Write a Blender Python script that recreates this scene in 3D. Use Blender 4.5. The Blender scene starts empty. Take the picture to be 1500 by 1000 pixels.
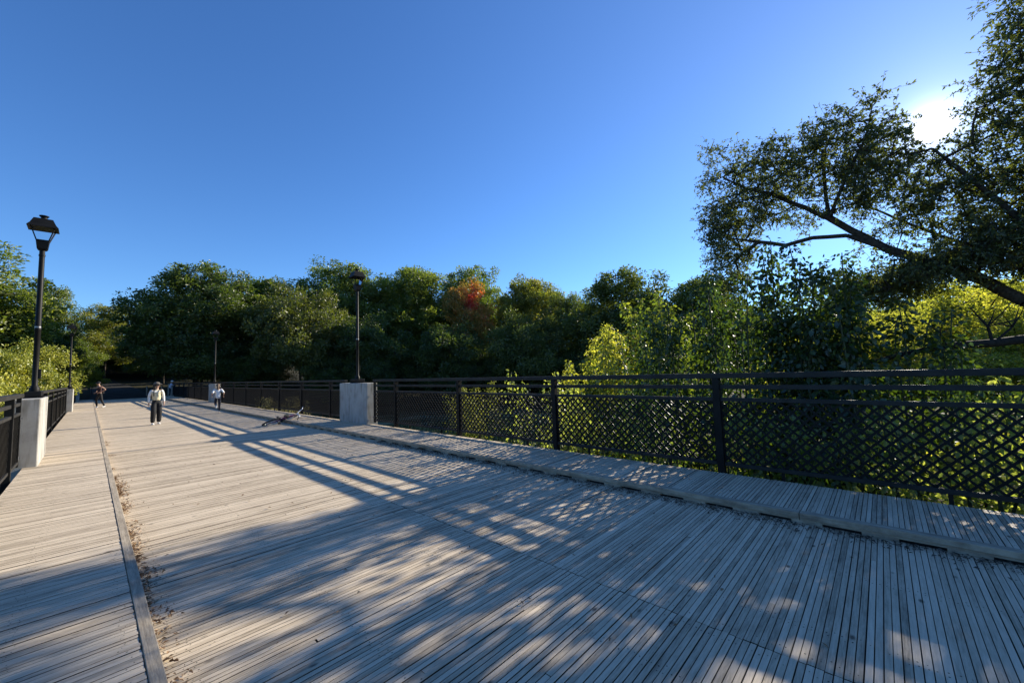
import bpy, bmesh, math, random
import numpy as np
from mathutils import Vector, Matrix, Quaternion

S = bpy.context.scene
COL = S.collection
R = math.radians
PI = math.pi

# ------------------------------------------------------------------ helpers
def link(o):
    COL.objects.link(o); return o

def tag(o, label=None, cat=None, group=None, kind=None):
    if label: o['label'] = label
    if cat: o['category'] = cat
    if group: o['group'] = group
    if kind: o['kind'] = kind
    return o

def empty(name, loc=(0, 0, 0), rz=0.0):
    o = bpy.data.objects.new(name, None)
    o.empty_display_size = .2
    o.location = loc; o.rotation_euler = (0, 0, rz)
    return link(o)

def np_mesh(name, V, loops, starts, tone=None, smooth=False, mat=None):
    me = bpy.data.meshes.new(name)
    V = np.ascontiguousarray(V, dtype=np.float32)
    loops = np.ascontiguousarray(loops, dtype=np.int32)
    starts = np.ascontiguousarray(starts, dtype=np.int32)
    me.vertices.add(len(V)); me.vertices.foreach_set('co', V.ravel())
    me.loops.add(len(loops)); me.loops.foreach_set('vertex_index', loops)
    me.polygons.add(len(starts)); me.polygons.foreach_set('loop_start', starts)
    me.update(calc_edges=True)
    if tone is not None:
        a = me.attributes.new('tone', 'FLOAT', 'FACE')
        a.data.foreach_set('value', np.ascontiguousarray(tone, dtype=np.float32))
    me.polygons.foreach_set('use_smooth', np.full(len(starts), smooth))
    if mat: me.materials.append(mat)
    return me

def mesh_obj(name, me, parent=None, loc=None):
    o = bpy.data.objects.new(name, me)
    if parent is not None: o.parent = parent
    if loc is not None: o.location = loc
    return link(o)

class MB:
    """collects boxes, tubes, lathes; build() links them as one mesh"""
    def __init__(self): self.v = []; self.f = []
    def add(self, vs, fs):
        b = len(self.v); self.v += [tuple(p) for p in vs]; self.f += [tuple(i + b for i in q) for q in fs]
        return self
    def box(self, x0, x1, y0, y1, z0, z1, bev=0.0):
        if bev <= 0:
            vs = [(x, y, z) for z in (z0, z1) for y in (y0, y1) for x in (x0, x1)]
            fs = [(0, 2, 3, 1), (4, 5, 7, 6), (0, 1, 5, 4), (2, 6, 7, 3), (0, 4, 6, 2), (1, 3, 7, 5)]
            return self.add(vs, fs)
        bm = bmesh.new(); bmesh.ops.create_cube(bm, size=1)
        for v in bm.verts:
            v.co = Vector(((x0 + x1) / 2 + v.co.x * (x1 - x0), (y0 + y1) / 2 + v.co.y * (y1 - y0), (z0 + z1) / 2 + v.co.z * (z1 - z0)))
        bmesh.ops.bevel(bm, geom=list(bm.edges), offset=bev, segments=2, affect='EDGES', profile=.5)
        bm.verts.index_update()
        self.add([v.co[:] for v in bm.verts], [[v.index for v in f.verts] for f in bm.faces]); bm.free()
        return self
    def obox(self, c, ax, ay, az):
        c = Vector(c); ax = Vector(ax); ay = Vector(ay); az = Vector(az)
        vs = [c + ax * i + ay * j + az * k for k in (-1, 1) for j in (-1, 1) for i in (-1, 1)]
        fs = [(0, 2, 3, 1), (4, 5, 7, 6), (0, 1, 5, 4), (2, 6, 7, 3), (0, 4, 6, 2), (1, 3, 7, 5)]
        return self.add(vs, fs)
    def tube(self, pts, rad, n=8, cap=True):
        pts = [Vector(p) for p in pts]
        if not hasattr(rad, '__len__'): rad = [rad] * len(pts)
        rings = []
        prev = None
        for i, p in enumerate(pts):
            t = (pts[min(i + 1, len(pts) - 1)] - pts[max(i - 1, 0)]).normalized()
            if prev is None:
                a = Vector((0, 0, 1)) if abs(t.z) < .9 else Vector((1, 0, 0))
                u = t.cross(a).normalized()
            else:
                u = (prev - t * prev.dot(t)).normalized()
            prev = u; w = t.cross(u)
            rings.append([p + (u * math.cos(2 * PI * k / n) + w * math.sin(2 * PI * k / n)) * rad[i] for k in range(n)])
        vs = [q for r in rings for q in r]; fs = []
        for i in range(len(pts) - 1):
            for k in range(n):
                a = i * n + k; b = i * n + (k + 1) % n
                fs.append((a, b, b + n, a + n))
        if cap:
            fs.append(tuple(range(n - 1, -1, -1))); fs.append(tuple((len(pts) - 1) * n + k for k in range(n)))
        return self.add(vs, fs)
    def lathe(self, prof, n=16, c=(0, 0, 0), sq=False):
        """prof: list of (radius, z); sq -> four-sided with flat faces to the axes"""
        if sq: n = 4
        off = PI / 4 if sq else 0
        k2 = math.sqrt(2) if sq else 1
        vs = []; fs = []
        for r, z in prof:
            for k in range(n):
                a = 2 * PI * k / n + off
                vs.append((c[0] + r * k2 * math.cos(a), c[1] + r * k2 * math.sin(a), c[2] + z))
        for i in range(len(prof) - 1):
            for k in range(n):
                a = i * n + k; b = i * n + (k + 1) % n
                fs.append((a, b, b + n, a + n))
        fs.append(tuple(range(n - 1, -1, -1))); fs.append(tuple((len(prof) - 1) * n + k for k in range(n)))
        return self.add(vs, fs)
    def sphere(self, c, r, sc=(1, 1, 1), seg=12, ring=8, zmin=-1.0):
        vs = []; fs = []
        for i in range(ring + 1):
            th = PI * i / ring
            z = math.cos(th)
            z = max(z, zmin)
            for k in range(seg):
                a = 2 * PI * k / seg
                vs.append((c[0] + r * sc[0] * math.sin(th) * math.cos(a), c[1] + r * sc[1] * math.sin(th) * math.sin(a), c[2] + r * sc[2] * z))
        for i in range(ring):
            for k in range(seg):
                a = i * seg + k; b = i * seg + (k + 1) % seg
                fs.append((a, a + seg, b + seg, b))
        return self.add(vs, fs)
    def build(self, name, mat, parent=None, loc=None, smooth=False):
        me = bpy.data.meshes.new(name); me.from_pydata(self.v, [], self.f); me.update()
        me.materials.append(mat)
        if smooth:
            me.polygons.foreach_set('use_smooth', [True] * len(me.polygons))
            try: me.set_sharp_from_angle(angle=R(42))
            except Exception: pass
        return mesh_obj(name, me, parent, loc)

def copy_tree(o, parent=None):
    c = o.copy(); link(c); c.parent = parent
    if parent is not None: c.matrix_parent_inverse = o.matrix_parent_inverse
    for ch in [k for k in bpy.data.objects if k.parent is o]:
        copy_tree(ch, c)
    return c

# ------------------------------------------------------------------ materials
def new_mat(name):
    m = bpy.data.materials.new(name); m.use_nodes = True
    nt = m.node_tree; nt.nodes.clear()
    return m, nt, nt.nodes, nt.links

def nd(nodes, typ, **kw):
    n = nodes.new(typ)
    for k, v in kw.items():
        if k.startswith('i_'): n.inputs[k[2:].replace('_', ' ')].default_value = v
        else: setattr(n, k, v)
    return n

def ramp(nodes, stops, interp='LINEAR'):
    r = nodes.new('ShaderNodeValToRGB'); e = r.color_ramp.elements; r.color_ramp.interpolation = interp
    while len(e) > 1: e.remove(e[0])
    e[0].position = stops[0][0]; e[0].color = (*stops[0][1], 1)
    for p, c in stops[1:]:
        q = e.new(p); q.color = (*c, 1)
    return r

def leaf_mat(name, stops, trans=.45, tint=(1.5, 1.6, .55), gloss=.05, rough=.42, vary=.16):
    m, nt, N, L = new_mat(name)
    at = nd(N, 'ShaderNodeAttribute', attribute_name='tone')
    oi = nd(N, 'ShaderNodeObjectInfo')
    mp = nd(N, 'ShaderNodeMath', operation='MULTIPLY_ADD'); mp.inputs[1].default_value = vary; mp.inputs[2].default_value = -vary / 2
    L.new(oi.outputs['Random'], mp.inputs[0])
    ad = nd(N, 'ShaderNodeMath', operation='ADD', use_clamp=True); L.new(at.outputs['Fac'], ad.inputs[0]); L.new(mp.outputs[0], ad.inputs[1])
    rp = ramp(N, stops); L.new(ad.outputs[0], rp.inputs[0])
    tn = nd(N, 'ShaderNodeMix', data_type='RGBA', blend_type='MULTIPLY'); tn.inputs[0].default_value = 1
    L.new(rp.outputs[0], tn.inputs[6]); tn.inputs[7].default_value = (*tint, 1)
    df = nd(N, 'ShaderNodeBsdfDiffuse'); L.new(rp.outputs[0], df.inputs['Color'])
    tr = nd(N, 'ShaderNodeBsdfTranslucent'); L.new(tn.outputs[2], tr.inputs['Color'])
    mx = nd(N, 'ShaderNodeMixShader'); mx.inputs[0].default_value = trans
    L.new(df.outputs[0], mx.inputs[1]); L.new(tr.outputs[0], mx.inputs[2])
    gl = nd(N, 'ShaderNodeBsdfGlossy'); gl.inputs['Roughness'].default_value = rough
    mg = nd(N, 'ShaderNodeMixShader'); mg.inputs[0].default_value = gloss
    L.new(mx.outputs[0], mg.inputs[1]); L.new(gl.outputs[0], mg.inputs[2])
    out = nd(N, 'ShaderNodeOutputMaterial'); L.new(mg.outputs[0], out.inputs[0])
    return m

def plain(name, col, rough=.6, metal=0.0, var=.25, scale=8.0, bump=.0, spec=.5, col2=None):
    """procedural surface: noise between two shades, optional bump"""
    m, nt, N, L = new_mat(name)
    tc = nd(N, 'ShaderNodeTexCoord')
    ns = nd(N, 'ShaderNodeTexNoise'); ns.inputs['Scale'].default_value = scale; ns.inputs['Detail'].default_value = 6
    L.new(tc.outputs['Object'], ns.inputs['Vector'])
    c2 = col2 or tuple(c * (1 - var) for c in col)
    rp = ramp(N, [(.35, c2), (.65, col)]); L.new(ns.outputs[0], rp.inputs[0])
    b = nd(N, 'ShaderNodeBsdfPrincipled'); L.new(rp.outputs[0], b.inputs['Base Color'])
    b.inputs['Roughness'].default_value = rough; b.inputs['Metallic'].default_value = metal
    b.inputs['Specular IOR Level'].default_value = spec
    if bump:
        bp = nd(N, 'ShaderNodeBump'); bp.inputs['Strength'].default_value = bump; bp.inputs['Distance'].default_value = .02
        L.new(ns.outputs[0], bp.inputs['Height']); L.new(bp.outputs[0], b.inputs['Normal'])
    o = nd(N, 'ShaderNodeOutputMaterial'); L.new(b.outputs[0], o.inputs[0])
    return m

def wood_mat(name, lo, mid, hi, knots=True, axis='X'):
    m, nt, N, L = new_mat(name)
    at = nd(N, 'ShaderNodeAttribute', attribute_name='tone')
    tc = nd(N, 'ShaderNodeTexCoord')
    mp = nd(N, 'ShaderNodeMapping'); L.new(tc.outputs['Object'], mp.inputs[0])
    mp.inputs['Scale'].default_value = (2.2, 120, 60) if axis == 'X' else (120, 2.2, 60)
    g = nd(N, 'ShaderNodeTexNoise'); g.inputs['Scale'].default_value = 1; g.inputs['Detail'].default_value = 5; g.inputs['Roughness'].default_value = .65
    L.new(mp.outputs[0], g.inputs[0])
    # large uneven weathering
    w = nd(N, 'ShaderNodeTexNoise'); w.inputs['Scale'].default_value = .9; w.inputs['Detail'].default_value = 7; w.inputs['Roughness'].default_value = .6
    L.new(tc.outputs['Object'], w.inputs[0])
    # blotches along each board
    mp2 = nd(N, 'ShaderNodeMapping'); L.new(tc.outputs['Object'], mp2.inputs[0])
    mp2.inputs['Scale'].default_value = (3.0, 24, 10) if axis == 'X' else (24, 3.0, 10)
    bl = nd(N, 'ShaderNodeTexNoise'); bl.inputs['Scale'].default_value = 1; bl.inputs['Detail'].default_value = 3
    L.new(mp2.outputs[0], bl.inputs[0])
    def ma(op, a, b):
        n = nd(N, 'ShaderNodeMath', operation=op)
        for i, q in enumerate((a, b)):
            if isinstance(q, (int, float)): n.inputs[i].default_value = q
            else: L.new(q, n.inputs[i])
        return n.outputs[0]
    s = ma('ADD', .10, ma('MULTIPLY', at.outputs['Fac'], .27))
    s = ma('ADD', s, ma('MULTIPLY', g.outputs[0], .26))
    s = ma('ADD', s, ma('MULTIPLY', w.outputs[0], .26))
    s = ma('ADD', s, ma('MULTIPLY', bl.outputs[0], .34)); s = ma('SUBTRACT', s, .08)
    mp3 = nd(N, 'ShaderNodeMapping'); L.new(tc.outputs['Object'], mp3.inputs[0])
    mp3.inputs['Scale'].default_value = (9, 70, 10) if axis == 'X' else (70, 9, 10)
    fl = nd(N, 'ShaderNodeTexNoise'); fl.inputs['Scale'].default_value = 1; fl.inputs['Detail'].default_value = 4; fl.inputs['Roughness'].default_value = .7
    L.new(mp3.outputs[0], fl.inputs[0])
    s = ma('ADD', s, ma('MULTIPLY', ma('SUBTRACT', fl.outputs[0], .5), .42))
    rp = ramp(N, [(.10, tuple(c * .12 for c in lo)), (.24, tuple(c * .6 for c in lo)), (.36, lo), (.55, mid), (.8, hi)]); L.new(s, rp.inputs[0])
    col = rp.outputs[0]
    if knots:
        mk = nd(N, 'ShaderNodeMapping'); L.new(tc.outputs['Object'], mk.inputs[0])
        mk.inputs['Scale'].default_value = (5.5, 11, 1) if axis == 'X' else (11, 5.5, 1)
        vo = nd(N, 'ShaderNodeTexVoronoi'); vo.inputs['Scale'].default_value = 1.0; L.new(mk.outputs[0], vo.inputs['Vector'])
        # only some cells carry a knot
        sep = nd(N, 'ShaderNodeSeparateColor'); L.new(vo.outputs['Color'], sep.inputs[0])
        pick = ma('GREATER_THAN', sep.outputs[0], .86)
        near = nd(N, 'ShaderNodeMapRange'); near.inputs['From Min'].default_value = .07; near.inputs['From Max'].default_value = .2
        near.inputs['To Min'].default_value = .8; near.inputs['To Max'].default_value = 0
        L.new(vo.outputs['Distance'], near.inputs['Value'])
        k = ma('MULTIPLY', near.outputs[0], pick)
        mx = nd(N, 'ShaderNodeMix', data_type='RGBA'); L.new(k, mx.inputs[0]); L.new(col, mx.inputs[6]); mx.inputs[7].default_value = (.035, .028, .022, 1)
        col = mx.outputs[2]
    b = nd(N, 'ShaderNodeBsdfPrincipled'); L.new(col, b.inputs['Base Color']); b.inputs['Roughness'].default_value = .78
    b.inputs['Specular IOR Level'].default_value = .3
    bp = nd(N, 'ShaderNodeBump'); bp.inputs['Strength'].default_value = .45; bp.inputs['Distance'].default_value = .004
    L.new(g.outputs[0], bp.inputs['Height']); L.new(bp.outputs[0], b.inputs['Normal'])
    o = nd(N, 'ShaderNodeOutputMaterial'); L.new(b.outputs[0], o.inputs[0])
    return m

def glass_mat(name):
    m, nt, N, L = new_mat(name)
    t = nd(N, 'ShaderNodeBsdfTransparent'); t.inputs[0].default_value = (.93, .95, .96, 1)
    g = nd(N, 'ShaderNodeBsdfGlossy'); g.inputs['Roughness'].default_value = .08
    lw = nd(N, 'ShaderNodeLayerWeight'); lw.inputs[0].default_value = .15
    mx = nd(N, 'ShaderNodeMixShader'); L.new(lw.outputs['Fresnel'], mx.inputs[0]); L.new(t.outputs[0], mx.inputs[1]); L.new(g.outputs[0], mx.inputs[2])
    o = nd(N, 'ShaderNodeOutputMaterial'); L.new(mx.outputs[0], o.inputs[0])
    return m

def ground_mat():
    m, nt, N, L = new_mat('meadow_ground')
    tc = nd(N, 'ShaderNodeTexCoord')
    a = nd(N, 'ShaderNodeTexNoise'); a.inputs['Scale'].default_value = .35; a.inputs['Detail'].default_value = 8; L.new(tc.outputs['Object'], a.inputs[0])
    b = nd(N, 'ShaderNodeTexNoise'); b.inputs['Scale'].default_value = 9; b.inputs['Detail'].default_value = 6; L.new(tc.outputs['Object'], b.inputs[0])
    r1 = ramp(N, [(.38, (.05, .06, .02)), (.5, (.14, .13, .06)), (.62, (.30, .26, .15))]); L.new(a.outputs[0], r1.inputs[0])
    r2 = ramp(N, [(.3, (.45, .45, .45)), (.7, (1, 1, 1))]); L.new(b.outputs[0], r2.inputs[0])
    mx = nd(N, 'ShaderNodeMix', data_type='RGBA', blend_type='MULTIPLY'); mx.inputs[0].default_value = 1
    L.new(r1.outputs[0], mx.inputs[6]); L.new(r2.outputs[0], mx.inputs[7])
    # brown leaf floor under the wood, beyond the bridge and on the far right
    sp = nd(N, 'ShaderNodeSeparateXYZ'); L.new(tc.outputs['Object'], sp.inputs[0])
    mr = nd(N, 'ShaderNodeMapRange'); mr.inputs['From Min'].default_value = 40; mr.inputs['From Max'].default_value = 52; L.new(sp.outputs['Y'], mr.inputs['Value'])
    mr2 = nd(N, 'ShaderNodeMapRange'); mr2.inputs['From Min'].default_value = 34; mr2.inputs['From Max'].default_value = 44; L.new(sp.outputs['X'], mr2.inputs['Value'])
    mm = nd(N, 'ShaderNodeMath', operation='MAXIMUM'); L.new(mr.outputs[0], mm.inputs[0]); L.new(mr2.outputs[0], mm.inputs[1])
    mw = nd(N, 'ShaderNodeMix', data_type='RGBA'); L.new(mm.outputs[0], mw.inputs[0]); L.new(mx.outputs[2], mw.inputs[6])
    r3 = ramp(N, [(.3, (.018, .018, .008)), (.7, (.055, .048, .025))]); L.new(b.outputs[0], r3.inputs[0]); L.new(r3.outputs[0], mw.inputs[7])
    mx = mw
    p = nd(N, 'ShaderNodeBsdfPrincipled'); L.new(mx.outputs[2], p.inputs['Base Color']); p.inputs['Roughness'].default_value = .95
    p.inputs['Specular IOR Level'].default_value = .1
    bp = nd(N, 'ShaderNodeBump'); bp.inputs['Strength'].default_value = .8; bp.inputs['Distance'].default_value = .08
    L.new(b.outputs[0], bp.inputs['Height']); L.new(bp.outputs[0], p.inputs['Normal'])
    o = nd(N, 'ShaderNodeOutputMaterial'); L.new(p.outputs[0], o.inputs[0])
    return m

def concrete_mat():
    m, nt, N, L = new_mat('cast_concrete')
    tc = nd(N, 'ShaderNodeTexCoord')
    a = nd(N, 'ShaderNodeTexNoise'); a.inputs['Scale'].default_value = 2.2; a.inputs['Detail'].default_value = 9; a.inputs['Roughness'].default_value = .65; L.new(tc.outputs['Object'], a.inputs[0])
    mp = nd(N, 'ShaderNodeMapping'); mp.inputs['Scale'].default_value = (9, 9, 1.2); L.new(tc.outputs['Object'], mp.inputs[0])
    st = nd(N, 'ShaderNodeTexNoise'); st.inputs['Scale'].default_value = 1; st.inputs['Detail'].default_value = 5; L.new(mp.outputs[0], st.inputs[0])
    b = nd(N, 'ShaderNodeTexNoise'); b.inputs['Scale'].default_value = 60; b.inputs['Detail'].default_value = 3; L.new(tc.outputs['Object'], b.inputs[0])
    r1 = ramp(N, [(.3, (.27, .255, .225)), (.5, (.37, .355, .32)), (.75, (.45, .43, .39))]); L.new(a.outputs[0], r1.inputs[0])
    r2 = ramp(N, [(.30, (.55, .53, .49)), (.48, (1, 1, 1))]); L.new(st.outputs[0], r2.inputs[0])
    mx = nd(N, 'ShaderNodeMix', data_type='RGBA', blend_type='MULTIPLY'); mx.inputs[0].default_value = 1
    L.new(r1.outputs[0], mx.inputs[6]); L.new(r2.outputs[0], mx.inputs[7])
    p = nd(N, 'ShaderNodeBsdfPrincipled'); L.new(mx.outputs[2], p.inputs['Base Color']); p.inputs['Roughness'].default_value = .9
    p.inputs['Specular IOR Level'].default_value = .25
    bp = nd(N, 'ShaderNodeBump'); bp.inputs['Strength'].default_value = .35; bp.inputs['Distance'].default_value = .006
    L.new(b.outputs[0], bp.inputs['Height']); L.new(bp.outputs[0], p.inputs['Normal'])
    o = nd(N, 'ShaderNodeOutputMaterial'); L.new(p.outputs[0], o.inputs[0])
    return m

G3 = lambda a, b, c: [(0.0, a), (.5, b), (1.0, c)]
M = {}
M['deck'] = wood_mat('weathered_deck_board', (.25, .195, .13), (.535, .43, .30), (.75, .615, .445))
M['walk'] = wood_mat('weathered_walk_board', (.26, .205, .14), (.545, .44, .315), (.76, .63, .46))
M['kerb'] = wood_mat('weathered_kerb_beam', (.26, .21, .15), (.48, .40, .29), (.64, .54, .40), knots=False, axis='Y')
M['timber'] = wood_mat('dark_timber', (.05, .045, .04), (.1, .09, .08), (.16, .14, .12), knots=False, axis='Y')
M['metal'] = plain('black_painted_steel', (.0145, .014, .013), rough=.5, var=.35, scale=5, spec=.12)
M['metal_dusty'] = plain('dusty_black_steel', (.030, .028, .025), rough=.6, var=.45, scale=6, spec=.22)
M['galv'] = plain('grey_bolt_steel', (.25, .25, .26), rough=.4, metal=.8)
M['concrete'] = concrete_mat()
M['glass'] = glass_mat('clear_lantern_glass')
M['ground'] = ground_mat()
M['asphalt'] = plain('worn_asphalt', (.058, .056, .052), rough=.95, var=.3, scale=1.1, bump=.3, spec=.12, col2=(.026, .022, .016))
M['bark'] = plain('grey_brown_bark', (.075, .06, .047), rough=.95, var=.55, scale=18, bump=.7, spec=.15)
M['bark_dark'] = plain('dark_bark', (.04, .033, .028), rough=.95, var=.5, scale=16, bump=.6, spec=.15)
M['twig'] = plain('thin_green_stem', (.07, .075, .03), rough=.8, var=.4, scale=20)
M['litter'] = leaf_mat('dry_leaf_litter', [(0, (.08, .048, .028)), (.5, (.24, .145, .08)), (1, (.40, .28, .17))], trans=.1, tint=(1, 1, 1), gloss=.02)
M['dirt'] = leaf_mat('dark_needle_dirt', [(0, (.05, .04, .032)), (.6, (.13, .11, .085)), (1, (.26, .21, .16))], trans=.05, tint=(1, 1, 1), gloss=.02)
# foliage kinds
M['lf_mid'] = leaf_mat('mid_green_leaf', G3((0.051, 0.077, 0.016), (0.131, 0.170, 0.030), (0.271, 0.282, 0.050)), trans=.5)
M['lf_dark'] = leaf_mat('dark_green_leaf', G3((0.027, 0.047, 0.012), (0.067, 0.098, 0.021), (0.138, 0.170, 0.037)), trans=.5)
M['lf_cool'] = leaf_mat('cool_green_leaf', G3((.038, .057, .014), (.09, .115, .024), (.20, .21, .044)), trans=.45)
M['lf_olive'] = leaf_mat('olive_yellow_leaf', G3((.045, .058, .013), (.11, .125, .024), (.22, .205, .038)), trans=.5)
M['lf_yellowish'] = leaf_mat('yellowing_green_leaf', G3((0.056, 0.078, 0.013), (0.148, 0.164, 0.028), (0.336, 0.277, 0.043)), trans=.5)
M['lf_lime'] = leaf_mat('lime_green_leaf', G3((0.139, 0.175, 0.021), (0.324, 0.334, 0.041), (0.555, 0.509, 0.081)), trans=.38, tint=(1.15, 1.15, .6))
M['lf_back'] = leaf_mat('backlit_yellow_green_leaf', G3((.10, .13, .024), (.23, .25, .05), (.42, .40, .10)), trans=.62, tint=(1.95, 1.9, .7))
M['lf_vine'] = leaf_mat('dark_vine_leaf', G3((0.018, 0.035, 0.009), (0.040, 0.065, 0.016), (0.090, 0.118, 0.024)), trans=.42, tint=(1.7, 1.9, .5), gloss=.06)
M['lf_sun'] = leaf_mat('willow_leaf', G3((.036, .052, .02), (.085, .105, .034), (.17, .18, .058)), trans=.5, tint=(1.7, 1.7, .65))
M['lf_red'] = leaf_mat('autumn_maple_leaf', [(0, (.05, .08, .016)), (.3, (.13, .14, .025)), (.48, (.36, .24, .04)), (.66, (.52, .23, .045)), (.82, (.56, .12, .045)), (1, (.58, .06, .045))], vary=0, tint=(1.3, 1.2, .7))
M['grass'] = leaf_mat('dry_meadow_grass', G3((.08, .09, .03), (.22, .20, .08), (.42, .36, .18)), trans=.35, tint=(1.2, 1.2, .8), gloss=.02)
M['weed'] = leaf_mat('roadside_weed_leaf', G3((.085, .12, .03), (.21, .25, .065), (.40, .42, .13)), trans=.62, tint=(1.8, 1.8, .8))
# people
M['skin'] = plain('warm_skin', (.45, .27, .19), rough=.55, var=.08, scale=30)
M['skin_tan'] = plain('tanned_skin', (.36, .20, .13), rough=.55, var=.08, scale=30)
M['white_cloth'] = plain('white_cotton', (.78, .77, .74), rough=.9, var=.08, scale=25, bump=.1)
M['cream_cloth'] = plain('cream_knit', (.66, .58, .38), rough=.9, var=.1, scale=25, bump=.1)
M['pale_blue_cloth'] = plain('pale_blue_cotton', (.5, .56, .72), rough=.9, var=.1, scale=25)
M['black_cloth'] = plain('black_cloth', (.012, .012, .013), rough=.9, var=.3, scale=25, bump=.1)
M['navy_cloth'] = plain('navy_cloth', (.018, .02, .034), rough=.9, var=.3, scale=25)
M['maroon_cloth'] = plain('maroon_cloth', (.035, .012, .014), rough=.9, var=.3, scale=25)
M['hat_cloth'] = plain('grey_brown_felt', (.14, .12, .10), rough=.95, var=.25, scale=25)
M['hair_dark'] = plain('dark_brown_hair', (.02, .013, .009), rough=.6, var=.4, scale=40)
M['hair_brown'] = plain('light_brown_hair', (.16, .095, .05), rough=.6, var=.4, scale=40)
M['eye'] = plain('dark_eye', (.01, .008, .007), rough=.3)
M['lip'] = plain('lip', (.30, .12, .10), rough=.5)
# bicycle
M['tyre'] = plain('black_rubber', (.015, .015, .015), rough=.8)
M['purple'] = plain('purple_bike_paint', (.13, .03, .11), rough=.35, var=.1)
M['white_paint'] = plain('white_bike_paint', (.75, .75, .75), rough=.35, var=.05)
M['chrome'] = plain('bare_metal', (.55, .55, .56), rough=.3, metal=.9)

# ------------------------------------------------------------------ camera, sky, sun
cam = bpy.data.cameras.new('camera'); co = bpy.data.objects.new('camera', cam); link(co)
right = Vector((.68387, -.72888, -.03232)); down = Vector((.03196, .07418, -.99673)); fwd = Vector((.72890, .68061, .07403))
m4 = Matrix.Identity(4)
for i in range(3):
    m4[i][0] = right[i]; m4[i][1] = -down[i]; m4[i][2] = -fwd[i]; m4[i][3] = (0, 0, 1.6)[i]
co.matrix_world = m4
cam.sensor_width = 36; cam.lens = 578.0 / 1500 * 36; cam.clip_start = .05; cam.clip_end = 5000
S.camera = co

EL, AZ = R(21.9), R(95.4)
sun_dir = Vector((math.sin(AZ) * math.cos(EL), math.cos(AZ) * math.cos(EL), math.sin(EL)))
sl = bpy.data.lights.new('sun', 'SUN'); sl.energy = SUN_E = 3.6; sl.angle = R(.53); sl.color = (1, .92, .77)
so = bpy.data.objects.new('sun', sl); link(so); so.rotation_euler = sun_dir.to_track_quat('Z', 'Y').to_euler(); so.location = sun_dir * 100

W = bpy.data.worlds.new('World'); S.world = W; W.use_nodes = True
N = W.node_tree.nodes; L = W.node_tree.links; N.clear()
sky = nd(N, 'ShaderNodeTexSky', sky_type='NISHITA'); sky.sun_disc = False
sky.sun_elevation = EL; sky.sun_rotation = AZ; sky.altitude = 0; sky.air_density = 1.0; sky.dust_density = .0; sky.ozone_density = 2.0
hs = nd(N, 'ShaderNodeHueSaturation'); hs.inputs['Saturation'].default_value = 1.12; hs.inputs['Hue'].default_value = .5
L.new(sky.outputs[0], hs.inputs['Color'])
tint = nd(N, 'ShaderNodeMix', data_type='RGBA', blend_type='MULTIPLY'); tint.inputs[0].default_value = 1
L.new(hs.outputs[0], tint.inputs[6]); tint.inputs[7].default_value = (.48, .69, .98, 1)
bg = nd(N, 'ShaderNodeBackground'); bg.inputs[1].default_value = .079; L.new(tint.outputs[2], bg.inputs[0])
# bright air round the sun (the solar aureole and the disc itself), by direction
tc = nd(N, 'ShaderNodeTexCoord')
dt = nd(N, 'ShaderNodeVectorMath', operation='DOT_PRODUCT'); nv = nd(N, 'ShaderNodeVectorMath', operation='NORMALIZE')
L.new(tc.outputs['Generated'], nv.inputs[0]); L.new(nv.outputs[0], dt.inputs[0]); dt.inputs[1].default_value = sun_dir
mxm = nd(N, 'ShaderNodeMath', operation='MAXIMUM'); L.new(dt.outputs['Value'], mxm.inputs[0]); mxm.inputs[1].default_value = 0
acc = None
for pw, amp in ((3.5, .020), (14, .035), (60, .045), (300, .09), (1800, .45), (20000, 40.0)):
    p = nd(N, 'ShaderNodeMath', operation='POWER'); L.new(mxm.outputs[0], p.inputs[0]); p.inputs[1].default_value = pw
    q = nd(N, 'ShaderNodeMath', operation='MULTIPLY'); L.new(p.outputs[0], q.inputs[0]); q.inputs[1].default_value = amp
    if acc is None: acc = q.outputs[0]
    else:
        a = nd(N, 'ShaderNodeMath', operation='ADD'); L.new(acc, a.inputs[0]); L.new(q.outputs[0], a.inputs[1]); acc = a.outputs[0]
bg2 = nd(N, 'ShaderNodeBackground'); bg2.inputs[0].default_value = (1, .96, .9, 1); L.new(acc, bg2.inputs[1])
ash = nd(N, 'ShaderNodeAddShader'); L.new(bg.outputs[0], ash.inputs[0]); L.new(bg2.outputs[0], ash.inputs[1])
wo = nd(N, 'ShaderNodeOutputWorld'); L.new(ash.outputs[0], wo.inputs[0])
S.view_settings.view_transform = 'Standard'; S.view_settings.look = 'None'; S.view_settings.gamma = 1
S.view_settings.exposure = 1.42
S.cycles.use_denoising = True
S.cycles.max_bounces = 6; S.cycles.diffuse_bounces = 3; S.cycles.transmission_bounces = 4; S.cycles.transparent_max_bounces = 8
S.cycles.caustics_reflective = False; S.cycles.caustics_refractive = False
S.cycles.sample_clamp_indirect = 6

# ------------------------------------------------------------------ terrain and road
def sstep(a, b, x):
    t = np.clip((x - a) / (b - a), 0, 1); return t * t * (3 - 2 * t)

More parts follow.
